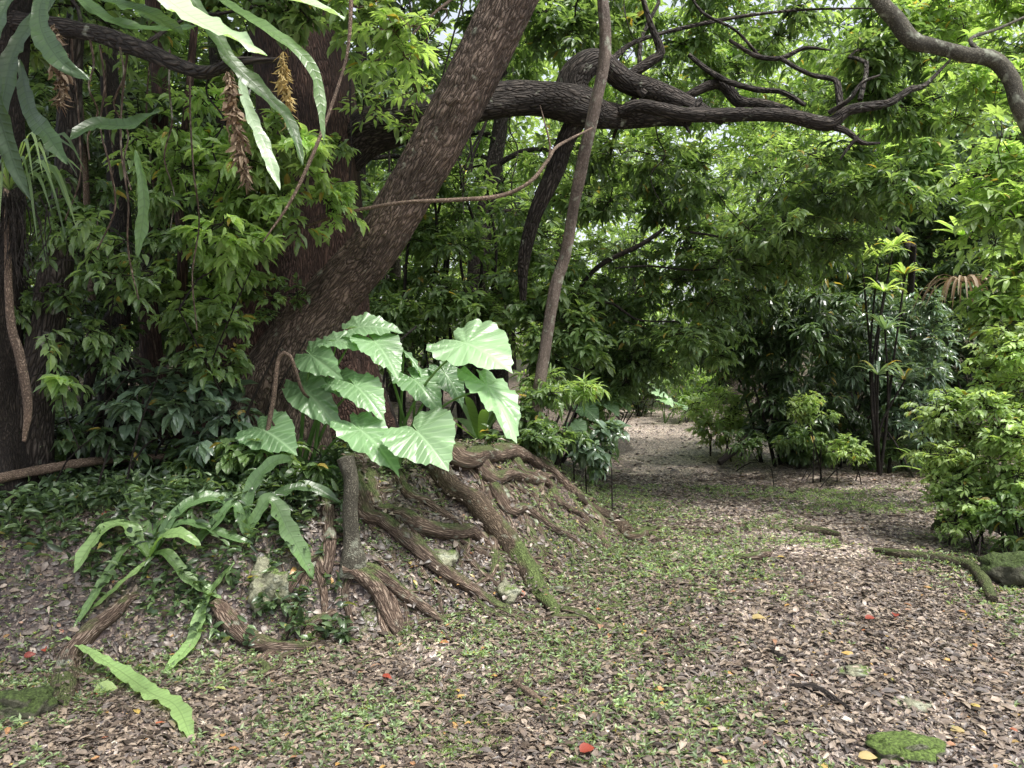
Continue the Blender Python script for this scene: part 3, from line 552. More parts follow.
# ------------------------------------------------------------------ crowns of these trees
def crown(parent, name, clumps, mat, nodes=None, r0=.03, wood='oldbark', **k):
    fb, tb = MB(), MB()
    foliage(fb, tb, clumps, **k)
    if nodes is not None: connect(tb, nodes, clumps, r0)
    fb.build(name, M[mat], parent, smooth=False); return tb.build('twigs', M[wood], parent)
def nd(*a): return [np.append(at(p[0], p[1], p[2]), p[3]) for p in a]
cl = np.vstack([pell(640, 180, 8.2, 90, 45, .9, 20, .42), pell(735, 215, 8.3, 95, 60, .9, 22, .40), pell(650, 300, 8.6, 80, 55, .8, 13, .40),
                pell(560, 230, 8.6, 60, 90, .7, 14, .42), pell(820, 215, 8.6, 70, 50, .9, 18, .4), pell(800, 50, 8.5, 150, 60, 1.2, 30, .45), pell(640, 20, 8.5, 100, 60, 1, 22, .45), pell(900, 75, 7.6, 70, 45, .7, 14, .36), pell(870, 175, 7.4, 60, 40, .6, 12, .34)])
crown(gt, 'crown', cl, 'mid', nd((700, 115, 6.9, .06), (782, 115, 6.7, .06), (640, 90, 6.8, .06), (575, 70, 6.7, .09), (530, 240, 7, .05), (832, 123, 6.7, .05), (860, 100, 6.7, .04)), .025, L=.115, asp=.36, per=12, twigs_per=13, droop=.5)
# crown added and shaped to shade the left (mostly out of frame)
cl = np.vstack([ell((-2.2, 4.1, 6.5), (1.9, 2.6, .8), 75, .6), ell((-1.0, 7.4, 6.8), (1.6, 1.4, .8), 16, .55), ell((-1.1, 4.3, 5.3), (1.1, 2.0, .5), 26, .5), ell((-5, 9, 6), (3, 2.5, 1.6), 50, .6)])
crown(gt, 'shade_crown', cl, 'mid', [np.append(at(270, -160, 6.6), .3), np.append(at(240, -420, 6.8), .25)], .07, L=.15, asp=.42, per=10, twigs_per=13)
cl = np.vstack([pell(990, 60, 7.5, 60, 70, .8, 16, .36), pell(1015, 190, 6.6, 40, 60, .5, 16, .32), pell(960, 20, 8, 90, 30, .8, 14, .4)])
crown(at_, 'crown', cl, 'light', nd((1011, 80, 5.9, .06), (966, 55, 5.9, .06), (1050, 190, 6, .06), (896, 20, 5.9, .06)), .02, L=.11, asp=.4, per=10, twigs_per=12)
cl = np.vstack([pell(560, 20, 7.4, 50, 40, .6, 10, .34), pell(480, 40, 8.2, 60, 60, .6, 12, .36)])
crown(st, 'crown', cl, 'mid', nd((605, 50, 6.25, .05), (603, 0, 6.2, .05)), .015, L=.11, asp=.38, per=10, twigs_per=12)
cl = np.vstack([pell(390, 45, 4.6, 45, 40, .3, 9, .2), pell(400, 110, 6.2, 30, 30, .3, 4, .25)])
crown(lt, 'crown', cl, 'light', nd((480, -20, 5.2, .1),), .012, L=.095, asp=.36, per=8, twigs_per=8, wood='stick')
# ------------------------------------------------------------------ forest trees (4 kinds, copied)
def forest_kind(Hh, mat, L, K, cr, seed, wide=1.9, low=.28, droop=.35):
    lean = R.normal(size=2)*.5
    tp = [np.array([0, 0, -.3]), np.array([lean[0]*.1, lean[1]*.1, Hh*.25]), np.array([lean[0]*.6, lean[1]*.5, Hh*.5]), np.array([lean[0], lean[1], Hh*.78])]
    tb = MB(); C = tube(tb, tp, [.2, .15, .11, .05], 14, .15, .12, 4, seed=seed)
    z = Hh*(low+(1-low)*R.random(K)**.9); a = R.random(K)*6.283; rr = wide*np.sqrt(R.random(K))*np.sin(np.clip((z/Hh-low*.6)/(1-low*.6), 0, 1)*2.6+.35).clip(.3, 1)
    cl = np.column_stack([rr*np.cos(a)+lean[0]*z/Hh, rr*np.sin(a)+lean[1]*z/Hh, z, cr*(.8+.5*R.random(K))])
    fb = MB(); foliage(fb, tb, cl, L=L, asp=.4, per=9, twigs_per=11, kind='far', droop=droop, twr=.006)
    nodes = [np.append(c, r) for c, r in zip(C[::3], np.linspace(.16, .05, len(C[::3])))]
    connect(tb, nodes[len(nodes)//4:], cl, .05, .25, 5, rmin=.01)
    return tb.mesh('trunk', M['oldbark']), fb.mesh('crown', M[mat], smooth=False)
KINDS = [forest_kind(9, 'mid', .16, 62, .62, 1), forest_kind(8, 'light', .15, 52, .6, 2, 1.8, .3), forest_kind(10, 'dark', .17, 66, .65, 3, 2.1, .2), forest_kind(7, 'light', .13, 46, .6, 4, 1.7, .15, .6), forest_kind(6, 'mid', .14, 44, .6, 5, 1.8, .08, .5)]
KL = ['mid green broadleaf tree in the dense forest behind the trunks', 'pale green loose tree in the forest behind the path', 'dark green dense tree standing in the forest', 'light green drooping small tree in the forest understory', 'mid green low branching tree filling the forest understory']
KG = ['mid green forest trees', 'pale green forest trees', 'dark forest trees', 'light drooping forest trees', 'low branching forest trees']
def ftree(k, x, y, s=1., rz=None, z=None):
    t = thing('forest_tree', (x, y, float(H(x, y))-.05), KL[k], 'tree', KG[k]); t.rotation_euler = (0, 0, R.random()*6.28 if rz is None else rz); t.scale = (s, s, s)
    for n, me in zip(('trunk', 'crown'), KINDS[k]):
        o = bpy.data.objects.new(n, me); col.objects.link(o); o.parent = t
spots = []
def far_enough(x, y, d): return all((x-a)**2+(y-b)**2 > d*d for a, b in spots)
tries = 0
while len(spots) < 60 and tries < 4000:
    tries += 1; y = 9.5+21*R.random(); x = (R.random()*2-1)*y*.86+1
    if xfoot(y)-1.0 < x < xright(y)+1.3 and y < 23: continue
    if x < -1 and y < 9.5: continue
    if x > 1 and y < 13: continue
    if not far_enough(x, y, 1.7): continue
    spots.append((x, y))
    k = R.choice(5, p=[.2, .32, .05, .3, .13]) if x > -1 else R.choice(5, p=[.28, .1, .3, .1, .22])
    ftree(int(k), x, y, .85+.35*R.random())
# distant wood
mb = MB(); n = 70000; a = R.uniform(-.85, .85, n); d_ = R.uniform(31, 46, n); x = a*d_; y = d_
z = R.random(n)**1.1*15
den = fbm(np.stack([x*.35, y*.3, z*.45], -1), 3) > -.35
P = np.stack([x, y, z+H(x, y)], -1)[den]; n = len(P)
leaves(mb, P, rdir(n, .5, -.2), rdir(n, .5, 1), .4, .2, 'far', np.clip(fbm(P*.3, 2)*.3+.5+R.normal(size=n)*.2, 0, 1))
tag(mb.build('distant_forest', M['lime'], smooth=False), 'distant mass of forest foliage beyond the trees', 'forest', kind='stuff')
# ------------------------------------------------------------------ shrubs
def shrub(name, base, clumps, mat, label, cat='shrub', group=None, wood='darkwood', r0=.014, nst=5, spread=.12, **k):
    base = gz(np.asarray(base)); t = thing(name, base, label, cat, group); fb, tb = MB(), MB()
    foliage(fb, tb, clumps, **k); nodes = []
    top = np.asarray(clumps)[:, :3].mean(0)
    for q in range(nst):
        b = base+np.array([R.normal()*spread, R.normal()*spread, 0]); b[2] = H(b[0], b[1])-.03
        e = b+(top-b)*.6+rdir(1)[0]*.3*np.linalg.norm(top-b)*[1, 1, .3]
        C = tube(tb, [b, b+(e-b)*.5+[0, 0, .08], e], [r0, r0*.8, r0*.5], 6, .15, .1)
        nodes += [np.append(c, r0) for c in C[1::2]]
    connect(tb, nodes, clumps, r0*.7, rmin=.003)
    fb.build('foliage', M[mat], t, smooth=False); tb.build('stems', M[wood], t); return t
# central dark shrub island at the bend
shrub('shrub', at(800, 470, 10.4), np.vstack([pell(795, 330, 10.8, 75, 85, .9, 60, .36), pell(740, 330, 11, 60, 50, .8, 24, .36), pell(800, 425, 10.5, 75, 40, .6, 24, .3)]), 'dark', 'big dark green shrub at the bend of the path', L=.15, asp=.3, per=10, twigs_per=12, droop=.7, r0=.03, nst=8, spread=.3)
shrub('shrub', at(870, 455, 10.8), np.vstack([pell(880, 370, 11.2, 60, 80, .8, 40, .36)]), 'blue', 'blue green glossy shrub right of the big dark shrub', L=.17, asp=.26, per=9, twigs_per=11, droop=.6, r0=.025, nst=6, spread=.3)
shrub('shrub', at(812, 455, 9.6), np.vstack([pell(815, 405, 9.5, 26, 16, .2, 9, .2)]), 'lime', 'small lime green sprig in front of the big dark shrub', L=.07, asp=.45, per=8, twigs_per=12, r0=.01, nst=3)
shrub('shrub', at(845, 470, 9.4), np.vstack([pell(845, 447, 9.3, 22, 9, .2, 6, .17)]), 'lime', 'low lime green sprig at the foot of the dark shrub', L=.07, asp=.45, per=8, twigs_per=11, r0=.008, nst=3)
shrub('shrub', at(715, 455, 11.6), np.vstack([pell(722, 410, 11.8, 34, 32, .5, 26, .26)]), 'lime', 'yellow green bush at the left end of the shrub clump by the path', L=.1, asp=.35, per=9, twigs_per=11, r0=.012, nst=5, spread=.25)
shrub('shrub', at(690, 425, 17.5), np.vstack([pell(692, 385, 18, 22, 26, .8, 16, .35)]), 'light', 'light green bush at the far end of the path', L=.13, asp=.4, per=9, twigs_per=11, r0=.015)
shrub('shrub', at(640, 418, 19.5), np.vstack([pell(640, 388, 20, 40, 20, 1, 20, .42)]), 'dark', 'dark low bush closing the far end of the path', L=.15, asp=.4, per=9, twigs_per=11, r0=.015)
shrub('shrub', at(520, 440, 6.3), np.vstack([pell(548, 415, 6.5, 30, 26, .25, 12, .17), pell(520, 440, 6.3, 40, 12, .3, 10, .14)]), 'mid', 'leafy sprigs on the mound crest hiding the foot of the slender trunk', L=.085, asp=.4, per=8, twigs_per=8, kind='near', r0=.006, nst=4, spread=.25)
shrub('shrub', at(50, 470, 4.6), np.vstack([pell(70, 300, 4.9, 90, 70, .3, 16, .22), pell(60, 440, 4.7, 80, 24, .3, 12, .16)]), 'dark', 'dim dark leafed shrub among the trunks at the far left', L=.09, asp=.42, per=8, twigs_per=7, kind='near', r0=.008, nst=5, spread=.3)
shrub('shrub', at(250, 480, 5.0), np.vstack([pell(225, 345, 4.8, 45, 35, .2, 9, .17), pell(300, 470, 4.7, 50, 22, .2, 10, .13), pell(230, 455, 4.8, 60, 24, .2, 12, .14)]), 'mid', 'mid green leafy saplings around the looping vine', L=.085, asp=.44, per=7, twigs_per=7, kind='near', r0=.006, nst=5, spread=.25)
shrub('shrub', at(60, 470, 4.2), np.vstack([pell(110, 210, 4.3, 80, 90, .3, 20, .2), pell(60, 330, 4.3, 60, 50, .2, 9, .16)]), 'mid', 'airy shade shrub crossing in front of the dark left trunks', L=.075, asp=.36, per=9, twigs_per=6, kind='near', r0=.008, nst=4, spread=.3, droop=.6)
shrub('shrub', at(150, 470, 4.9), np.vstack([pell(190, 120, 4.9, 60, 60, .3, 12, .2), pell(330, 170, 5.0, 22, 50, .15, 7, .15)]), 'light', 'high thin sapling with small pale leaves beside the massive trunk', L=.075, asp=.36, per=9, twigs_per=7, kind='near', r0=.007, nst=2, spread=.15)
shrub('shrub', at(640, 405, 22), np.vstack([pell(640, 350, 22.5, 50, 40, .8, 40, .5)]), 'lime', 'sunlit yellow green foliage beyond the far end of the path', L=.17, asp=.4, per=9, twigs_per=12, r0=.03, nst=6, spread=.5)
shrub('shrub', at(720, 405, 24), np.vstack([pell(725, 340, 24.5, 60, 50, .8, 40, .55)]), 'light', 'light green thicket beyond the far right end of the path', L=.17, asp=.4, per=9, twigs_per=12, r0=.03, nst=6, spread=.5)
shrub('shrub', at(590, 405, 19), np.vstack([pell(585, 360, 19.5, 40, 36, .8, 30, .45)]), 'mid', 'mid green bush at the far left end of the path', L=.16, asp=.4, per=9, twigs_per=12, r0=.03, nst=6, spread=.5)
shrub('canopy_tree', at(900, 420, 13.5), np.vstack([pell(770, 150, 12, 190, 70, .9, 66, .5), pell(680, 60, 11.5, 110, 60, .8, 26, .46), pell(900, 60, 12, 110, 60, .8, 26, .5)]), 'light', 'pale green tree whose spreading crown fills the air above the path bend', 'tree', L=.11, asp=.38, per=11, twigs_per=15, r0=.08, nst=1, spread=.05)
shrub('overhanging_tree', at(565, 425, 9.2), np.vstack([pell(650, 275, 8.9, 60, 40, .5, 16, .34), pell(700, 330, 9.2, 50, 40, .4, 12, .3), pell(625, 350, 9.0, 36, 40, .4, 12, .3), pell(750, 270, 9.2, 50, 30, .4, 10, .32)]), 'mid', 'leafy boughs hanging low over the left half of the path', 'tree', L=.10, asp=.36, per=11, twigs_per=13, r0=.03, nst=2, spread=.08, droop=.6)
shrub('shrub', at(790, 480, 9.9), np.vstack([pell(785, 445, 10.2, 60, 16, .4, 24, .2), pell(870, 452, 10.3, 40, 14, .3, 14, .18)]), 'mid', 'low fringe of leafy plants along the foot of the dark shrub clump', L=.09, asp=.35, per=9, twigs_per=11, r0=.008, nst=6, spread=.5)
shrub('shrub', at(925, 480, 9.6), np.vstack([pell(915, 410, 10.4, 30, 50, .5, 26, .28), pell(905, 330, 11, 40, 50, .5, 24, .32)]), 'blue', 'blue green leafy wall between the strap leaved plant and the bright bush', L=.12, asp=.3, per=9, twigs_per=11, r0=.015, nst=5, spread=.3)
shrub('shrub', at(985, 560, 5.6), np.vstack([pell(968, 505, 5.8, 30, 26, .25, 16, .15)]), 'lime', 'lowest skirt of pale leaves in front of the bright bush at the right edge', L=.055, asp=.45, per=9, twigs_per=10, r0=.008, nst=4, spread=.15)
# right foreground lit shrub
shrub('shrub', at(1000, 550, 5.7), np.vstack([pell(988, 445, 5.9, 55, 75, .45, 78, .2), pell(1015, 360, 6.1, 36, 50, .3, 26, .2)]), 'lime', 'bright yellow green small leaved bush at the right edge of the path', L=.062, asp=.45, per=9, twigs_per=11, r0=.012, nst=7, spread=.2)
shrub('shrub', at(1025, 560, 5.5), np.vstack([pell(1015, 515, 5.5, 30, 35, .3, 14, .18)]), 'mid', 'mid green plant low on the right edge behind the mossy rock', L=.09, asp=.4, per=8, twigs_per=10, r0=.01)
shrub('shrub', at(1000, 400, 7.6), np.vstack([pell(1010, 290, 7.6, 26, 60, .4, 22, .26)]), 'light', 'light green broadleaf shrub at the right edge under the arching limb', L=.13, asp=.4, per=7, twigs_per=9, r0=.015)
shrub('shrub', at(930, 420, 12), np.vstack([pell(960, 300, 13, 80, 120, 1.0, 90, .45)]), 'dark', 'tall dark shrub thicket on the right bank', L=.15, asp=.38, per=10, twigs_per=12, r0=.03, nst=8, spread=.5)
shrub('shrub', at(960, 400, 13.5), np.vstack([pell(950, 170, 13.6, 90, 90, 1.0, 60, .5)]), 'blue', 'tall blue green thicket high on the right bank', L=.16, asp=.38, per=10, twigs_per=12, r0=.03, nst=8, spread=.5)
shrub('shrub', at(870, 400, 13.5), np.vstack([pell(860, 270, 12.6, 50, 50, .8, 30, .42)]), 'mid', 'mid green shrub behind the strappy plants on the right', L=.14, asp=.38, per=10, twigs_per=12, r0=.03, nst=8, spread=.5)
# left understory
shrub('shrub', at(175, 470, 4.9), np.vstack([pell(165, 400, 4.9, 60, 50, .35, 16, .2), pell(200, 420, 4.8, 40, 30, .3, 8, .18)]), 'blue', 'glossy dark broadleaf sapling cluster low on the left', L=.115, asp=.48, per=6, twigs_per=5, kind='near', r0=.01, nst=4)
shrub('shrub', at(75, 455, 4.2), np.vstack([pell(75, 378, 4.2, 14, 8, .05, 2, .12)]), 'light', 'small sprig of pale oval leaves on the shaded left', L=.09, asp=.5, per=5, twigs_per=3, kind='near', r0=.006, nst=1)
shrub('shrub', at(225, 470, 5.1), np.vstack([pell(235, 190, 5.0, 50, 60, .4, 18, .24), pell(210, 290, 4.9, 60, 40, .4, 16, .22)]), 'light', 'light green leafy sapling in front of the massive trunk', L=.085, asp=.38, per=9, twigs_per=8, kind='near', r0=.012, nst=3)
shrub('shrub', at(260, 470, 5.3), np.vstack([pell(280, 165, 4.6, 50, 45, .3, 12, .2), pell(250, 230, 4.7, 50, 40, .3, 10, .2)]), 'light', 'airy branchlets of light green leaves left of the leaning trunk', L=.095, asp=.38, per=9, twigs_per=7, kind='near', r0=.01, nst=2)
shrub('shrub', at(120, 460, 5.6), np.vstack([pell(130, 200, 5.8, 110, 120, .6, 50, .3), pell(60, 120, 6.2, 80, 100, .6, 26, .3)]), 'dark', 'tall tangled shrub filling the upper left', L=.1, asp=.36, per=10, twigs_per=9, r0=.014, nst=6, spread=.4)
shrub('shrub', at(200, 455, 6.6), np.vstack([pell(180, 330, 7.2, 130, 110, .8, 44, .36)]), 'dark', 'dark undergrowth shrub behind the left saplings', L=.12, asp=.4, per=9, twigs_per=10, r0=.014, nst=6, spread=.5)
shrub('shrub', at(250, 470, 5.8), np.vstack([pell(275, 300, 5.3, 30, 20, .2, 6, .16)]), 'mid', 'thin sprig of small leaves beside the base of the leaning trunk', L=.06, asp=.42, per=8, twigs_per=8, kind='mid', r0=.006, nst=2)
shrub('shrub', at(430, 420, 8), np.vstack([pell(450, 300, 9, 90, 70, .6, 40, .4), pell(420, 210, 9.3, 70, 50, .6, 20, .42)]), 'mid', 'dark shrub thicket behind the elephant ear plants', L=.13, asp=.36, per=10, twigs_per=11, r0=.02, nst=9, spread=.5)
shrub('shrub', at(555, 420, 7.5), np.vstack([pell(560, 330, 8, 34, 60, .5, 26, .28)]), 'mid', 'climbing dark foliage around the base of the slender trunk', L=.12, asp=.42, per=8, twigs_per=10, r0=.014, nst=4)
shrub('shrub', at(600, 420, 9.5), np.vstack([pell(608, 345, 9.6, 34, 50, .5, 26, .32), pell(590, 400, 9, 30, 26, .4, 10, .26)]), 'mid', 'leafy shrub at the left edge of the path beside the slender trunk', L=.12, asp=.38, per=9, twigs_per=10, r0=.014, nst=4)
shrub('shrub', at(590, 455, 7.2), np.vstack([pell(590, 440, 7.2, 26, 26, .3, 12, .18)]), 'blue', 'low blue green plant where the mound meets the path', L=.11, asp=.45, per=6, twigs_per=7, kind='near', r0=.008, nst=3)
shrub('shrub', at(545, 430, 7.0), np.vstack([pell(560, 385, 6.9, 34, 16, .3, 10, .18)]), 'light', 'grassy light green plant at the foot of the slender trunk', L=.12, asp=.16, per=10, twigs_per=8, r0=.006, nst=3)
# ------------------------------------------------------------------ big leaf / frond builders
def earleaf(parent, A, T, n, w, base, mat='ear', rnd=.5, lobe=.42, cup=.12, mid_via=None, thick=.009):
    """heart shaped leaf: A petiole attachment, T tip, n rough normal, w half width factor of length"""
    A = np.asarray(A, float); T = np.asarray(T, float); y = T-A; L = np.linalg.norm(y); y /= L; L *= .80+.08*R.random()
    n = np.asarray(n, float); x = np.cross(y, n); x /= np.linalg.norm(x); z = np.cross(x, y)
    if z.dot(n) < 0: z = -z
    na, nr = 72, 12
    ph = np.linspace(-math.pi, math.pi, na+1)[:-1]        # 0 = toward tip, +-pi = the notch
    # outline radius (in L units) as a function of angle
    a = np.abs(ph)
    rad_ = np.interp(a, [0, .25, .6, 1.0, 1.5, 2.0, 2.45, 2.8, 3.0, 3.1416], [1.0, .84, .70, .66, .64, .64, .62, .52, .30, .10])
    rad_ = rad_*(1+.02*np.cos(ph*34)+.015*np.sin(ph*21))
    t = np.linspace(0, 1, nr+1)[1:]
    RR = t[:, None]*rad_[None]
    lx = RR*np.sin(ph)*w/.55; ly = RR*np.cos(ph)
    zz = cup*np.abs(lx)**1.3-.28*np.clip(ly, 0, 2)**2-.1*np.clip(-ly, 0, 1)**1.5*2*.6
    sd_ = R.random()*6; zz = zz+.035*t[:, None]**1.5*np.cos(ph*11+sd_)[None]+.018*t[:, None]**2*np.sin(ph*23+sd_)[None]-.07*np.abs(lx)*np.cos(ly*5+sd_)
    P = A+L*(x*lx[..., None]+y*ly[..., None]+z*zz[..., None])
    Vv = np.vstack([A[None], P.reshape(-1, 3)]); tc = np.vstack([[[0, 0, 0]], np.stack([lx, ly+.9, 0*lx+rnd*7], -1).reshape(-1, 3)])
    f3 = np.array([[0, 1+k, 1+(k+1) % na] for k in range(na) if k != na-1]); i_ = np.arange(nr-1)[:, None]*na+1; j_ = np.arange(na-1)[None]
    f4 = np.stack([i_+j_, i_+na+j_, i_+na+j_+1, i_+j_+1], -1).reshape(-1, 4)
    b = MB(); b.add(Vv, f4, tc, rnd); b.f.append(f3); lf = b.build('leaf', M[mat], parent)
    mb = MB(); base = np.asarray(base, float); m1 = base+(A-base)*.5+np.array([0, 0, .12*np.linalg.norm(A-base)])
    m1 = m1 if mid_via is None else mid_via
    tube(mb, [base, m1, A-z*.004], [thick*1.5, thick, thick*.6], 8, .03, .03, rnd=.6); mb.build('leaf_stalk', M['greenstem'], parent)
    return lf
U = np.array
p1 = gz(at(305, 468, 5.1)); e1 = thing('elephant_ear_plant', p1, 'elephant ear plant with large heart shaped leaves left, nearest the leaning trunk', 'plant')
for (a, t, n, w, r) in [((359, 327, 5.0), (406, 321, 4.95), (-.0, -.55, .8), .42, .75), ((337, 341, 4.9), (376, 343, 4.85), (0, -.5, .85), .4, .8),
     ((311, 355, 4.9), (338, 372, 4.6), (-.75, -.1, .7), .33, .6), ((356, 386, 4.75), (389, 412, 4.55), (.2, -.6, .75), .42, .6), ((305, 389, 4.9), (338, 425, 4.6), (-.5, -.35, .7), .28, .5),
     ((264, 430, 4.7), (297, 446, 4.5), (-.2, -.5, .85), .5, .3), ((361, 430, 4.6), (409, 468, 4.3), (.15, -.5, .8), .34, .55), ((337, 380, 4.9), (362, 398, 4.7), (-.3, -.4, .85), .4, .55)]:
    earleaf(e1, at(*a), at(*t), n, w, p1+R.normal(size=3)*[.05, .05, 0], rnd=r)
p2 = gz(at(400, 450, 5.2)); e2 = thing('elephant_ear_plant', p2, 'elephant ear plant with the biggest pale leaves, just above the exposed roots', 'plant')
for (a, t, n, w, r) in [((375, 342, 4.9), (405, 370, 4.65), (.3, -.6, .7), .42, .7), ((418, 432, 4.5), (450, 462, 4.25), (.1, -.75, .6), .62, .75), ((466, 343, 4.75), (517, 360, 4.5), (.15, -.65, .75), .62, .9),
     ((487, 386, 4.7), (532, 438, 4.35), (.45, -.5, .7), .34, .8), ((415, 380, 5.0), (447, 410, 4.8), (.1, -.5, .8), .42, .25), ((446, 375, 5.1), (470, 406, 5.0), (.4, -.6, .6), .4, .0), ((404, 352, 5.1), (434, 376, 5.0), (.5, -.1, .8), .2, .5)]:  # darkest tone on the rear middle leaf stands in for its shade
    earleaf(e2, at(*a), at(*t), n, w, p2+R.normal(size=3)*[.05, .05, 0], rnd=r)
p3 = gz(at(592, 440, 8.6)); e3 = thing('elephant_ear_plant', p3, 'smaller elephant ear plant at the left edge of the path beyond the mound', 'plant')
for (a, t, n, w, r) in [((585, 408, 8.5), (600, 420, 8.3), (0, -.5, .8), .5, .5), ((606, 404, 8.6), (622, 412, 8.4), (.3, -.5, .8), .5, .9), ((620, 404, 8.6), (630, 408, 8.5), (.5, -.4, .8), .5, .8), ((600, 428, 8.3), (612, 436, 8.1), (.2, -.3, .9), .5, .6), ((575, 425, 8.2), (585, 436, 8.0), (0, -.5, .8), .5, .9), ((590, 440, 8.1), (602, 448, 8), (0, -.4, .8), .5, .7)]:
    earleaf(e3, at(*a), at(*t), n, w, p3, rnd=r, thick=.006)
p4 = gz(at(665, 415, 17.5)); e4 = thing('elephant_ear_plant', p4, 'tiny looking elephant ear plant at the far end of the path', 'plant')
for (a, t, n, w, r) in [((658, 392, 17.5), (670, 396, 17.2), (0, -.5, .8), .5, .9), ((664, 400, 17.3), (675, 404, 17), (.2, -.5, .8), .5, .7), ((680, 404, 17.4), (689, 409, 17.1), (.3, -.4, .8), .5, .6)]:
    earleaf(e4, at(*a), at(*t), n, w, p4, rnd=r, thick=.01)
def frond(parent, pts, w, n=(0, 0, 1), mat='frond', rnd=.5, wave=.12, name='frond', fold=.25, holes=False, origin=None):
    S = spline(np.array([at(*p) if len(p) == 3 and not isinstance(p, np.ndarray) else p for p in pts]), .02); m = len(S); t = np.linspace(0, 1, m)
    T = np.gradient(S, axis=0); T /= np.linalg.norm(T, axis=1)[:, None]
    n = np.broadcast_to(np.asarray(n, float), S.shape); X_ = np.cross(T, n); X_ /= np.linalg.norm(X_, axis=1)[:, None]; Zn = np.cross(X_, T); Zn *= np.sign((Zn*n).sum(1))[:, None]
    prof = np.interp(t, [0, .06, .3, .6, .85, .96, 1], [.12, .4, .8, 1, .75, .35, .02])*w
    us = np.linspace(-1, 1, 9); sd = R.random()*9
    Lt = np.concatenate([[0], np.cumsum(np.linalg.norm(np.diff(S, axis=0), axis=1))])
    edge = 1+.05*np.sin(Lt*47+sd)+.16*vnoise(np.stack([Lt*26, Lt*0+sd, Lt*0+3], -1))
    edL = 1+.12*vnoise(np.stack([Lt*18, Lt*0+sd, Lt*0], -1)); edR = 1+.12*vnoise(np.stack([Lt*18, Lt*0+sd+50, Lt*0], -1))
    g = us[None]*prof[:, None]*np.where(us[None] < 0, edL[:, None], edR[:, None])*(1+(edge[:, None]-1)*np.abs(us[None])**3)
    zz = fold*np.abs(us)[None]*prof[:, None]+wave*w*2.4*np.abs(us[None])**1.5*vnoise(np.stack([Lt[:, None]*24+us[None], 0*g+us[None]*1.1+sd, 0*g], -1))
    P = S[:, None]+X_[:, None]*g[..., None]+Zn[:, None]*zz[..., None]
    tc = np.stack([np.broadcast_to(us[None], g.shape), np.broadcast_to(Lt[:, None], g.shape), 0*g+sd], -1)
    i_ = np.arange(m-1)[:, None]*9; j_ = np.arange(8)[None]; f = np.stack([i_+j_, i_+j_+1, i_+10+j_, i_+9+j_], -1).reshape(-1, 4)
    if holes: f = f[(fbm(P.reshape(-1, 3)[f].mean(1)*38, 3) > -.32)]
    b = MB(); b.add(P, f, tc, rnd); return b.build(name, M[mat], parent, origin=origin)
# bird nest fern on the ground, left
c = gr(150, 566); c[2] += .04; fb_ = thing('birds_nest_fern', gz(c), 'fresh green strap leaved fern growing on the ground at lower left', 'fern')
def g3(px, py, up): p = gr(px, py); return U([p[0], p[1], p[2]+up])
for pts, w, r, nn in [([c, g3(130, 575, .16), g3(105, 595, .08), g3(74, 632, .02)], .032, .6, (.1, -.3, 1)), ([c, g3(165, 580, .15), g3(187, 592, .09), g3(222, 604, .03)], .042, .8, (.2, -.5, 1)),
        ([c+[0, .03, 0], g3(180, 560, .2), g3(215, 560, .16), g3(253, 562, .1)], .04, .2, (0, -.3, 1)), ([c, c+[.0, .1, .18], c+[.2, .3, .26], c+[.4, .45, .24]], .045, .35, (0, -.7, .8)),
        ([c, c+[-.02, .1, .16], c+[.0, .2, .3], c+[.03, .25, .40]], .04, .5, (0, -1, .1)), ([c, c+[-.12, 0, .18], c+[-.22, -.08, .16], c+[-.3, -.2, -.02]], .05, .9, (-.2, -.5, 1)),
        ([c, c+[-.1, .1, .22], c+[-.2, .2, .34], c+[-.3, .25, .3]], .05, .7, (0, -.6, .8)), ([c, c+[.08, -.05, .12], c+[.2, -.1, .16], c+[.32, -.1, .1]], .05, .9, (0, -.4, 1)),
        ([c, c+[.1, .08, .22], c+[.25, .2, .3], c+[.42, .28, .2]], .04, .15, (0, -.6, .8)), ([c, g3(140, 590, .12), g3(110, 607, .07), g3(92, 615, .03)], .026, .95, (0, -.3, 1)), ([c, c+[-.15, .05, .1], c+[-.35, .05, .08], c+[-.5, 0, -.02]], .04, .3, (0, -.3, 1))]:
    frond(fb_, pts, w, nn, 'frond', r)
c2 = gr(245, 545); c2[2] += .05; fb2 = thing('birds_nest_fern', gz(c2), 'small dark strap leaved fern behind the lichen covered rock', 'fern')
for pts, w, r, nn in [([c2, g3(270, 545, .26), g3(290, 562, .17), g3(314, 586, .04)], .055, .35, (.3, -.6, .8)), ([c2, g3(235, 540, .2), g3(215, 548, .14), g3(190, 560, .05)], .04, .2, (0, -.5, 1)), ([c2, c2+[.0, .1, .25], c2+[.12, .15, .4], c2+[.25, .1, .42]], .045, .1, (0, -.7, .6)), ([c2, c2+[.1, .1, .18], c2+[.3, .2, .25], c2+[.5, .2, .15]], .04, .0, (0, -.6, .8))]:
    frond(fb2, pts, w, nn, 'frond', r)
o = frond(None, [g3(66, 645, .04), g3(117, 679, .05), g3(150, 699, .03), g3(177, 715, .035), g3(195, 751, .01)], .042, (0, -.15, 1), 'frond', .95, name='fallen_frond', origin=gz(gr(130, 690))); tag(o, 'long bright green fern frond lying on the leaf litter', 'fallen frond')
o = frond(None, [g3(234, 580, .1), g3(208, 605, .05), g3(200, 625, .05), g3(192, 648, .03), g3(163, 676, .01)], .036, (0, -.3, 1), 'frond', .8, name='fallen_frond', origin=gz(gr(203, 625))); tag(o, 'shorter crooked green frond reaching down past the mound root', 'fallen frond')
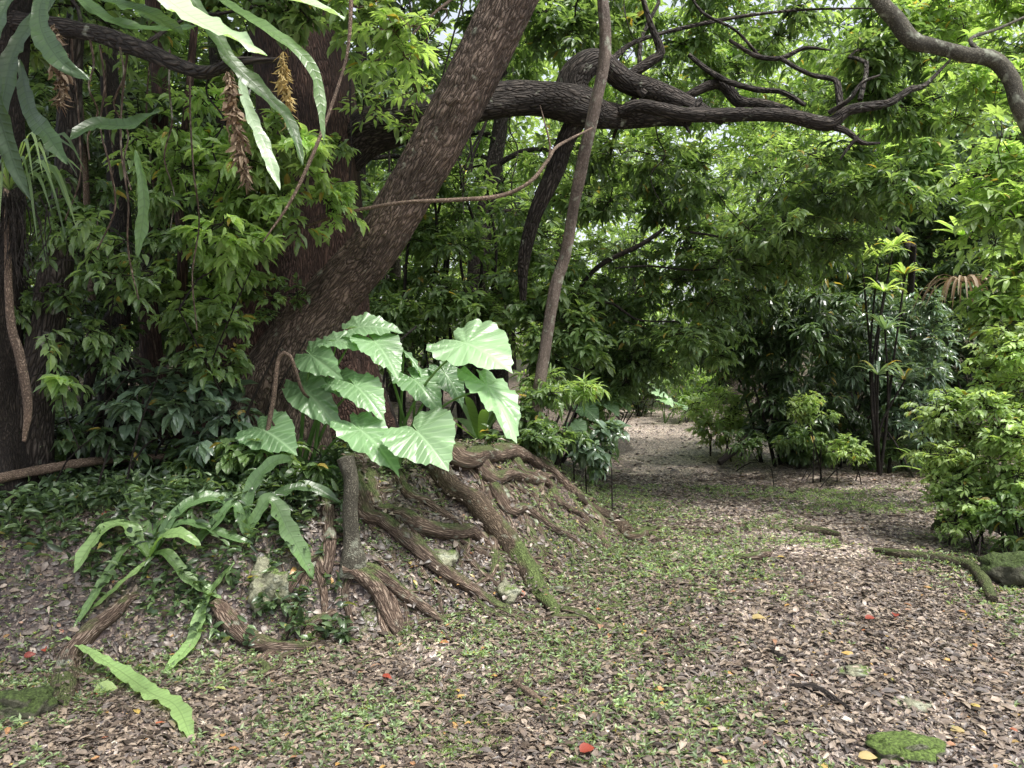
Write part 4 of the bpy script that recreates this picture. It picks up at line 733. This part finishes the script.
def oneleaf(px, py, L, W, ang, mat, label, rnd=.6, name='fallen_leaf', up=.02):
    p = gr(px, py); b = MB(); a = rad(ang); leaves(b, U([[0, 0, 0.]]), U([[math.cos(a), math.sin(a), .15]]), gnorm(U([p[0]]), U([p[1]]))+U([[0, -.3, 0]]), U([L]), W, 'near', U([rnd]))
    o = b.build(name, M[mat]); o.location = (p[0], p[1], p[2]+up); tag(o, label, 'leaf')
oneleaf(94, 694, .11, .075, 0, 'lime', 'fresh light green oval leaf beside the long fallen frond', .7)
oneleaf(45, 652, .05, .03, -60, 'red', 'bright red fallen leaf at the left near the root')
oneleaf(24, 660, .05, .03, 20, 'red', 'dull red fallen leaf left of the bright red one', .1)
oneleaf(20, 640, .075, .03, 80, 'yellow', 'orange yellow fallen leaf at the left edge')
oneleaf(187, 645, .04, .035, 0, 'yellow', 'small orange leaf lying on the crooked frond')
oneleaf(858, 762, .07, .035, -10, 'yellow', 'orange leaf at the bottom edge beside the mossy slab')
oneleaf(950, 735, .06, .03, -20, 'yellow', 'orange leaf just right of the mossy slab')
oneleaf(865, 622, .06, .04, 0, 'red', 'small red leaf in the middle of the path')
oneleaf(895, 620, .06, .04, 60, 'red', 'upright dark red leaf right of the small red leaf', .1)
oneleaf(752, 622, .08, .05, 0, 'yellow', 'tan yellow leaf on the grassy left side of path')
oneleaf(580, 757, .07, .05, 30, 'red', 'dull red curled leaf near the bottom moss')
oneleaf(382, 680, .06, .03, -30, 'red', 'pinkish leaf on the litter below the roots', .8)
# epiphytic fern, upper left
tb0 = gz(at(-5, 470, 4.4)); lt0 = thing('shaded_tree', tb0, 'thick dark trunk at the far left edge in deep shade', 'tree')
mb = MB(); tube(mb, [tb0+[0, 0, -.3], at(-8, 380, 4.35), at(-2, 250, 4.3), at(0, 120, 4.2), at(10, 0, 4.1), at(20, -200, 4.1)], [.3, .17, .13, .12, .11, .1], 40, .04, .15, 4, rough=.008, lobes=(5, .3, .4)); mb.build('trunk', M['darkwood'], lt0)
mb = MB(); tube(mb, [at(-10, 20, 4.15), at(80, 30, 3.9), at(140, 48, 3.7), at(200, 72, 3.5), at(235, 62, 3.4), at(280, 60, 3.4)], [.07, .05, .04, .03, .022, .01], 14, .03, .2, 8, rough=.003); mb.build('bough', M['oldbark'], lt0)
cl = np.vstack([pell(60, 10, 4.6, 110, 40, .5, 16, .24), pell(300, 20, 4.6, 60, 24, .3, 7, .2)])
crown(lt0, 'crown', cl, 'mid', nd((80, 30, 3.9, .04), (140, 48, 3.7, .04), (235, 62, 3.4, .02)), .012, L=.1, asp=.38, per=8, twigs_per=7, kind='near')
fc = at(70, -30, 3.0); fe = thing('birds_nest_fern', fc, 'big epiphytic fern with long strap fronds hanging from the top left', 'fern')
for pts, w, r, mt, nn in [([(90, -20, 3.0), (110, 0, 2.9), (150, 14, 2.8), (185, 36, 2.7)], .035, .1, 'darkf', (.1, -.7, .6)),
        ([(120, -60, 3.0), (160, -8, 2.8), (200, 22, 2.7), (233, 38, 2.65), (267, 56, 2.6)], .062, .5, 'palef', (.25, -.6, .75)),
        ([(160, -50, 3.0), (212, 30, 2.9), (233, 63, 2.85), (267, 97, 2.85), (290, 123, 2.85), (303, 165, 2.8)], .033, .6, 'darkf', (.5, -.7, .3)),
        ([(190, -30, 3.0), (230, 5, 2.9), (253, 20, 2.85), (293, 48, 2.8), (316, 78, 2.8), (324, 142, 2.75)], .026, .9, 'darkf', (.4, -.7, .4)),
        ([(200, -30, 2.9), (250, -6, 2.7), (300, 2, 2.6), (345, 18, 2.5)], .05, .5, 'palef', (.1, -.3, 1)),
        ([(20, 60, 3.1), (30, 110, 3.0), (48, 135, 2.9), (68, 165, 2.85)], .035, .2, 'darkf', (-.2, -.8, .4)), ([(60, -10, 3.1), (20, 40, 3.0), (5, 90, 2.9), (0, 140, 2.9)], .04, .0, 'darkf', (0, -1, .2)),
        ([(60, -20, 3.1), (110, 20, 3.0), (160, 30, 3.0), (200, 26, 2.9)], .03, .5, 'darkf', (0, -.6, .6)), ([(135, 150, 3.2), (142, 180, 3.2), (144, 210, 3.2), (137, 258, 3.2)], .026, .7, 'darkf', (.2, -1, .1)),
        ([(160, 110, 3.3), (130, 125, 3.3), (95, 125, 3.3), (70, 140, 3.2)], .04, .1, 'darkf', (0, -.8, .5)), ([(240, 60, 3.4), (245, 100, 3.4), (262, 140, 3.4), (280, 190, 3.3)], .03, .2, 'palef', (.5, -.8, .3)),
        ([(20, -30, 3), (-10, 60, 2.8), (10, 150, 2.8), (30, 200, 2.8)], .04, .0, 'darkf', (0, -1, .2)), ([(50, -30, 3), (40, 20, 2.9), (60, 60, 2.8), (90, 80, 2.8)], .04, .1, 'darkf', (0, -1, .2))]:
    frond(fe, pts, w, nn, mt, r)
for pts, w, r, mt, lab in [([(228, 72, 3.3), (232, 105, 3.3), (240, 150, 3.3), (248, 185, 3.3)], .05, .6, 'dead', 'brown withered frond'), ([(54, 25, 3.2), (56, 50, 3.2), (62, 80, 3.2), (60, 104, 3.2)], .042, .8, 'dead', 'grey brown withered frond'), ([(283, 52, 3.1), (284, 75, 3.1), (288, 98, 3.1), (288, 122, 3.1)], .026, .6, 'yellow', 'yellow dying frond')]:
    S = spline(np.array([at(*p) for p in pts]), .008); n_ = len(S); mb = MB(); tube(mb, S[::6], [.003]*len(S[::6]), 5, .03, .1)
    k_ = np.repeat(np.arange(n_), 5); m_ = len(k_); d_ = rdir(m_, .6, -1.3); pr = np.sin(np.linspace(.25, 3.0, n_))[k_]
    leaves(mb, S[k_]+R.normal(size=(m_, 3))*w*.28*pr[:, None], d_, rdir(m_)+U([0, -.6, 0]), .045*(.4+R.random(m_)), w*.45*pr*(.4+.8*R.random(m_)), 'near', R.random(m_))
    o = mb.build('frond', M[mt], fe); o['label'] = lab
# strappy epiphyte clump, left edge
sc = at(10, 190, 3.3); sp_ = thing('strappy_epiphyte', sc, 'grassy strap leaved clump with black hanging roots on the left edge trunk', 'plant'); mb = MB()
for k in range(46):
    a = R.random()*6.28; d = U([math.cos(a)*.5, -abs(math.sin(a))*.3, .2+.3*R.random()]); L_ = .35+.3*R.random()
    P = spline(U([sc, sc+d*L_*.6, sc+d*L_*1.0+[0, 0, -.05], sc+d*L_*1.4+[0, 0, -.28*R.random()-.1]]), .05); m = len(P); w = .009*np.sin(np.linspace(.2, 3.14, m)); s_ = U([.7, 0, .7])
    V_ = np.stack([P-s_*w[:, None], P+s_*w[:, None]], 1).reshape(-1, 3); f = np.array([[2*q, 2*q+1, 2*q+3, 2*q+2] for q in range(m-1)]); mb.add(V_, f, None, R.random())
mb.build('leaves', M['mid'], sp_); mb = MB()
for k in range(50):
    p = sc+U([R.normal()*.06, R.normal()*.04, -.02]); tube(mb, [p, p+[R.normal()*.04, 0, -.15], p+[R.normal()*.06, 0, -.3-.1*R.random()]], [.004, .003, .001], 4, .06, .1)
mb.build('hanging_roots', M['darkwood'], sp_)
# other left trunks
def sapling(px0, py0, pts, r, mat, label, Y0, sides=16, name='sapling_trunk', cat='tree', **k):
    b = gz(at(px0, py0, Y0)); mb = MB(); P = [b+[0, 0, -.1]]+[at(*p) for p in pts]
    tube(mb, P, np.interp(np.linspace(0, 1, len(P)), np.linspace(0, 1, len(r)), r), sides, .05, .14, 6, rough=k.pop('rough', .003), seed=R.random()*9); o = mb.build(name, M[mat], origin=b); return tag(o, label, cat, **k)
sapling(28, 465, [(33, 400, 4.4), (45, 330, 4.4), (58, 256, 4.45), (66, 190, 4.5), (72, 60, 4.5), (90, -60, 4.5)], [.13, .1, .09, .08, .06, .05], 'oldbark', 'greenish grey trunk just right of the dark left edge trunk', 4.5)
sapling(105, 468, [(112, 400, 5.0), (118, 330, 5.0), (122, 250, 5.1), (112, 120, 5.2), (100, -40, 5.2)], [.12, .08, .07, .06, .05], 'darkwood', 'black trunk in the shaded left with splayed foot', 5.0)
sapling(150, 455, [(155, 400, 5.7), (150, 330, 5.7), (145, 250, 5.8), (160, 120, 5.8), (150, -40, 5.8)], [.11, .09, .07, .06, .05], 'redbark', 'reddish brown trunk behind the glossy saplings on the left', 5.7)
sapling(180, 450, [(182, 330, 5.0), (183, 250, 5.0), (178, 190, 5.1), (188, 100, 5.1), (200, -40, 5.2)], [.045, .035, .03, .025, .02], 'redbark', 'slim brown stem standing above the glossy saplings', 5.1, 10)
sapling(85, 450, [(88, 380, 5.4), (92, 300, 5.4), (88, 240, 5.4), (84, 150, 5.4), (70, 0, 5.4)], [.03, .028, .026, .02, .02], 'stick', 'pale thin stem between the left trunks', 5.4, 8)
sapling(60, 455, [(100, 340, 4.8), (122, 300, 4.8), (160, 240, 4.9)], [.03, .03, .025, .015], 'darkwood', 'thin black stem slanting right between the left trunks', 4.8, 8)
for k in range(9):
    px = 395+12*k+R.normal()*4; Y = 8.6+R.random()*1.2; ln = R.normal()*14
    sapling(px, 390, [(px+ln*.3+R.normal()*5, 330, Y), (px+ln*.6+R.normal()*9, 250, Y), (px+ln+R.normal()*9, 170, Y), (px+ln*1.6+R.normal()*9, 90, Y), (px+ln*2.6, -30, Y)], [.024, .02, .016, .012, .01], 'darkwood', 'thin dark stem in the thicket behind the elephant ear plants', Y, 8, group='thin dark stems in the central thicket')
# hanging aerial roots and vines
def strand(pts, r, mat, label, name='vine', cat='vine', group=None, sides=8, step=.03):
    P = [at(*p) if not isinstance(p, np.ndarray) else p for p in pts]; mb = MB(); tube(mb, P, np.interp(np.linspace(0, 1, len(P)), np.linspace(0, 1, len(r)), r), sides, step, .2, 10, rough=.001, seed=R.random()*9)
    o = mb.build(name, M[mat], origin=P[0]); return tag(o, label, cat, group)
strand([(5, 130, 3.4), (7, 220, 3.3), (10, 316, 3.3), (20, 356, 3.3), (28, 406, 3.3), (24, 441, 3.3)], [.008, .012, .017, .02, .018, .008], 'stick', 'pale dead aerial root dangling at the far left', 'hanging_root', 'aerial root')
strand([(352, -30, 3.5), (349, 40, 3.5), (341, 77, 3.5), (320, 137, 3.45), (293, 197, 3.4), (263, 242, 3.4)], [.012, .008, .007, .008, .007, .003], 'stick', 'thin pale dead twig dangling diagonally left of the leaning trunk', 'hanging_twig', 'twig')
strand([(300, 228, 5.15), (350, 212, 5.05), (400, 203, 5), (452, 200, 5), (500, 196, 5), (530, 182, 5), (548, 160, 5.1), (558, 146, 5.3), (592, 128, 5.6)], [.006, .012, .012, .013, .014, .012, .012, .012, .006], 'stick', 'long thin pale branch curving across the leaning trunk', 'dead_branch', 'branch', step=.02)
strand([(548, 162, 5.1), (550, 145, 5.1), (544, 120, 5.1), (540, 105, 5.1)], [.008, .007, .005, .002], 'stick', 'short bare fork at the end of the thin pale branch', 'dead_twig', 'twig')
strand([(251, 490, 4.8), (264, 470, 4.75), (268, 430, 4.7), (274, 396, 4.7), (279, 358, 4.7), (290, 356, 4.7), (302, 390, 4.75), (312, 400, 4.9)], [.012, .012, .014, .014, .013, .013, .01, .006], 'stick', 'looping brown vine left of the elephant ear plants')
strand([(268, 415, 4.7), (285, 445, 4.75), (300, 480, 4.8), (318, 505, 4.9)], [.006, .006, .006, .005], 'root', 'thin vine slanting down from the looping vine')
strand([(205, 446, 4.8), (230, 446, 4.75), (262, 447, 4.7)], [.008, .009, .006], 'stick', 'short horizontal stick touching the looping vine', 'dead_stick', 'stick')
VL = [(455, 110, 6.4, 215), (463, 105, 6.3, 190), (510, 112, 6.5, 200), (350, 60, 5.9, 300), (362, 90, 6.1, 140), (90, 40, 3.8, 160), (100, 45, 3.8, 250), (120, 48, 3.7, 190), (105, 60, 5, 330), (128, 50, 4, 300), (170, 50, 4.4, 230), (72, 20, 4.2, 220), (190, 60, 4.2, 330), (655, 120, 7, 210), (500, 20, 7, 90), (625, -10, 7, 60), (150, 55, 5.2, 360), (212, 66, 4.5, 200)]
for px, py, Y, end in VL:
    q = [(px, py, Y)]; n = 5
    for s_ in range(1, n+1): q.append((px+R.normal()*5+s_, py+(end-py)*s_/n, Y+R.normal()*.04))
    strand(q, [.006, .005, .004], 'darkwood' if px > 200 else 'root', 'thin vine hanging down from the branches' if px > 200 else 'thin aerial root hanging in the upper left tangle', 'hanging_vine' if px > 200 else 'hanging_root', 'vine' if px > 200 else 'aerial root', 'vines hanging from the boughs' if px > 200 else 'aerial roots in the upper left', 5)
for pts, r, lab in [([(575, 300, 8.2), (585, 280, 8.2), (605, 262, 8.1), (640, 245, 8.0), (665, 228, 8.0)], [.012, .02, .026, .024, .018], 'dark curved bough arching above the left side of the path'), ([(585, 303, 8.4), (610, 303, 8.4), (625, 312, 8.3), (640, 320, 8.3), (680, 322, 8.3)], [.01, .014, .012, .01, .006], 'thin dark branch under the arching bough'), ([(615, 268, 8.1), (650, 266, 8.2), (690, 270, 8.2), (720, 268, 8.2)], [.01, .01, .01, .006], 'thin straight branch reaching right over the path'), ([(690, 232, 7.9), (715, 236, 7.9), (735, 240, 7.9), (760, 252, 7.9)], [.012, .012, .012, .006], 'dark branch in the leaves above the path bend')]:
    strand(pts, r, 'darkwood', lab, 'forest_branch', 'branch')
# ------------------------------------------------------------------ stump stem, logs and sticks on the ground
sb_ = gr(354, 566); o = MB(); tube(o, [sb_+[0, 0, -.05], sb_+[0, 0, .03], at(352, 540, sb_[1]+.01), at(350, 510, sb_[1]+.02), at(351, 480, sb_[1]+.02), at(345, 458, sb_[1]+.03)], [.085, .075, .05, .046, .046, .05], 28, .02, .12, 10, rough=.002, seed=3)
o = o.build('cut_stem', M['greybark'], origin=gz(sb_)); tag(o, 'short broken grey stem with lichen standing on the mound', 'stump')
def log(pts, r, mat, label, name='fallen_branch', cat='branch', up=.5, sides=14):
    P = U([gr(*p) if len(p) == 2 else at(*p) for p in pts]); rr = np.interp(np.linspace(0, 1, len(P)), np.linspace(0, 1, len(r)), r)
    for k, p in enumerate(pts):
        if len(p) == 2: P[k, 2] = H(P[k, 0], P[k, 1])+rr[k]*up
    mb = MB(); tube(mb, P, rr, sides, .03, .15, 8, rough=.003, seed=R.random()*9); o = mb.build(name, M[mat], origin=gz(P[0])); return tag(o, label, cat)
log([(-20, 527), (30, 511), (83, 497), (130, 490), (165, 486), (190, 478), (212, 468)], [.028, .026, .024, .02], 'stick', 'long pale fallen branch lying across the left undergrowth', up=8)
log([(-20, 503), (20, 496), (45, 489), (75, 480)], [.06, .065, .06, .045], 'greybark', 'thick grey log at the left edge behind the pale branch', 'fallen_log', 'log')
log([(-10, 686), (20, 680), (40, 677), (70, 678), (95, 685)], [.010, .011, .010, .006], 'stick', 'pale stick on the litter at the lower left edge')
log([(875, 552), (896, 557), (915, 560), (949, 565), (972, 573), (985, 588), (993, 603)], [.02, .035, .04, .04, .045, .04, .03], 'mosslog', 'crooked mossy log on the right edge of the path', 'fallen_log', 'log', .7)
log([(735, 560), (754, 561), (766, 557), (771, 552)], [.02, .035, .03, .015], 'root', 'short curved stick on the middle of the path', up=.8)
log([(740, 566), (752, 573), (765, 579)], [.015, .018, .01], 'darkwood', 'dark stick just below the short curved stick')
log([(790, 688), (815, 692), (835, 703), (856, 716)], [.012, .016, .014, .006], 'darkwood', 'thin dark arched stick on the lower path', up=.9)
log([(770, 652), (780, 659), (791, 665)], [.018, .02, .01], 'darkwood', 'small black wood piece left of the lower path')
log([(505, 677), (520, 690), (535, 700), (550, 712)], [.010, .016, .016, .010], 'stick', 'grey forked stick on the litter above the bottom moss', up=.9)
log([(518, 690), (522, 677), (530, 665)], [.012, .012, .006], 'stick', 'short pale stick joining the grey stick', up=1)
log([(719, 463, 10.0), (735, 450, 10.1), (748, 437, 10.3), (760, 428, 10.5)], [.04, .045, .04, .02], 'darkwood', 'dark dead branch leaning against the shrub clump at the bend')
log([(544, 595), (560, 590), (578, 597)], [.012, .015, .008], 'greybark', 'small grey stick at the tip of the mossy root', up=.8)
log([(795, 530), (820, 532), (840, 536)], [.03, .035, .02], 'mosslog', 'low mossy piece of wood across the path', up=.4)
# rocks
def rock(px, py, rx, ry, rz, mat, label, rough=.45, up=.3):
    p = gr(px, py); n1, n2 = 40, 24; th = np.linspace(0, 2*np.pi, n1, endpoint=False); ph = np.linspace(-1.5707, 1.5707, n2)
    D = np.stack([np.cos(ph)[:, None]*np.cos(th), np.cos(ph)[:, None]*np.sin(th), np.sin(ph)[:, None]+0*th], -1); s = R.random()*50
    q = D*1.1+s; m = 1+rough*fbm(q*1.3, 4)+.12*fbm(q*4, 4)
    Vv = D*m[..., None]; Vv = np.sign(Vv)*np.abs(Vv)**.85*[rx, ry, rz]
    i_ = np.arange(n2-1)[:, None]*n1; j_ = np.arange(n1)[None]; k_ = (j_+1) % n1; f = np.stack([i_+j_, i_+k_, i_+n1+k_, i_+n1+j_], -1).reshape(-1, 4)
    Vv = Vv.reshape(-1, 3); b = MB(); b.add(Vv, f, Vv*1.); o = b.build('rock', M[mat]); o.location = (p[0], p[1], float(H(p[0], p[1]))+rz*up); o.rotation_euler = (0, 0, R.random()*.6-.3); tag(o, label, 'rock')
rock(266, 597, .11, .09, .12, 'rock', 'pale lichen covered rock beside the small dark fern', .55, up=.4)
rock(20, 712, .13, .1, .075, 'darkrock', 'dark mossy rock at the lower left edge', .4)
rock(905, 752, .13, .09, .045, 'mossrock', 'flat slab of rock with bright moss at the bottom right', .35, .35)
rock(1012, 583, .19, .17, .13, 'darkrock', 'mossy boulder at the right edge under the bright bush', .5, up=.3)
rock(946, 531, .1, .1, .1, 'darkrock', 'small round mossy rock where the right bush meets the path')
rock(508, 596, .07, .07, .07, 'rock', 'small pale mossy rock tucked beside the mossy root')
rock(440, 560, .09, .08, .05, 'rock', 'low mossy stone between two roots', up=.2)
rock(295, 632, .03, .03, .022, 'rock', 'small grey stone on the litter right of the fern')
rock(855, 672, .07, .05, .022, 'rock', 'flat pale stone flush with the path', up=.1)
rock(910, 705, .08, .05, .022, 'rock', 'flat grey stone set in the path above the mossy slab', up=.1)
# ------------------------------------------------------------------ strappy rosette plants on the right
def rosette(parent, c, n, L, w, mat, up=.5, droopy=.6, rnd0=.5, name='rosette'):
    mb = MB()
    for k in range(n):
        a = k*2.4+R.random()*.5; el_ = up*(.3+R.random()); d = U([math.cos(a), math.sin(a), el_]); d /= np.linalg.norm(d); l = L*(.7+.5*R.random())
        P = spline(U([c, c+d*l*.5, c+d*l*.85+[0, 0, -droopy*l*.12], c+d*l*1.1+[0, 0, -droopy*l*.35]]), l/6); m = len(P); t = np.linspace(0, 1, m); ww = w*np.interp(t, [0, .2, .5, .8, 1], [.4, .8, 1, .7, .05])
        s_ = np.cross(d, [0, 0, 1]); s_ /= np.linalg.norm(s_)+1e-9; nrm = U([0, 0, 1.])
        V_ = np.stack([P-s_*ww[:, None]+nrm*ww[:, None]*.35, P, P+s_*ww[:, None]+nrm*ww[:, None]*.35], 1).reshape(-1, 3)
        f = np.array([q for r_ in range(m-1) for q in ([3*r_, 3*r_+1, 3*r_+4, 3*r_+3], [3*r_+1, 3*r_+2, 3*r_+5, 3*r_+4])]); mb.add(V_, f, None, np.clip(rnd0+R.normal()*.2, 0, 1))
    return mb.build(name, M[mat], parent)
b_ = gz(at(880, 455, 9.9)); dp = thing('strap_leaved_plant', b_, 'cane stemmed plant with yellow green strap leaf heads rising above the dark shrubs', 'plant')
mb = MB(); heads = [(878, 258, 9.9, 'lime', .34), (893, 247, 10.1, 'lime', .3), (862, 262, 9.9, 'lime', .3), (884, 292, 9.8, 'lime', .32), (905, 275, 10, 'light', .28), (885, 330, 9.8, 'blue', .36), (878, 375, 9.7, 'blue', .34), (905, 380, 9.8, 'blue', .34)]
for px, py, Y, mt, L_ in heads: tube(mb, [b_+[0, 0, -.05], (b_+at(px, py, Y))/2+[R.normal()*.1, 0, 0], at(px, py, Y)], [.022, .016, .012], 7, .1)
mb.build('stem', M['darkwood'], dp)
for px, py, Y, mt, L_ in heads: rosette(dp, at(px, py, Y), 20, L_, .024, mt, 1.0, .9, .7)
for px, py, Y, mt, L_, w, up, lab, dr in [(962, 282, 9.5, 'dead', .5, .012, .3, 'brown withered strappy clump hanging on the right bank', 2.4), (962, 236, 9.5, 'light', .36, .035, .8, 'pale broad leaved rosette above the withered clump on the right', .4)]:
    c = at(px, py, Y); t = thing('epiphyte', c, lab, 'plant'); rosette(t, c, 34 if mt == 'dead' else 16, L_, w, mt, up, dr, .6)
for (px, py, Y, n, L_, w, up, lab) in [(948, 395, 10.4, 22, .85, .045, 1.6, 'upright dark strap leaved fern on the right behind the bright bush'), (940, 432, 9.6, 22, .55, .04, .8, 'spreading strap leaved fern low beside the right end of the path'), (480, 330, 7.3, 9, .6, .05, 1.5, 'dark strap fronds rising behind the biggest elephant ear leaf')]:
    c = gz(at(px, py+25, Y)) if py > 390 else at(px, py, Y); t = thing('birds_nest_fern', c, lab, 'fern')
    if py < 390: c = gz(c); t.location = c; 
    rosette(t, c+U([0, 0, .02]), n, L_, w, 'darkf' if py < 390 else 'mid', up, .5, .6, 'fronds')
# ------------------------------------------------------------------ light
AZ = 128
w = bpy.data.worlds.new('World'); scn.world = w; w.use_nodes = True; nt = w.node_tree; bg = nt.nodes['Background']
sk = nt.nodes.new('ShaderNodeTexSky'); sk.sky_type = 'NISHITA'; sk.sun_disc = False; sk.sun_elevation = rad(66); sk.sun_rotation = rad(AZ); sk.dust_density = 4; sk.air_density = 1; sk.ozone_density = .6
hs = nt.nodes.new('ShaderNodeHueSaturation'); hs.inputs['Saturation'].default_value = .4; hs.inputs['Value'].default_value = 2.2; nt.links.new(sk.outputs[0], hs.inputs['Color']); nt.links.new(hs.outputs[0], bg.inputs[0]); bg.inputs[1].default_value = .15
sl = bpy.data.lights.new('sun', 'SUN'); sl.energy = 5.0; sl.angle = rad(12); sl.color = (1, .96, .9); so = bpy.data.objects.new('sun', sl); col.objects.link(so)
az, el_ = rad(AZ), rad(66); dv = Vector((math.sin(az)*math.cos(el_), math.cos(az)*math.cos(el_), math.sin(el_))); so.rotation_euler = dv.to_track_quat('Z', 'Y').to_euler(); so.location = (5, 5, 20)
scn.view_settings.view_transform = 'Standard'; scn.view_settings.look = 'None'; scn.view_settings.exposure = 0
scn.cycles.max_bounces = 7; scn.cycles.diffuse_bounces = 4; scn.cycles.glossy_bounces = 2; scn.cycles.transmission_bounces = 4; scn.cycles.sample_clamp_indirect = 4; scn.cycles.use_denoising = True
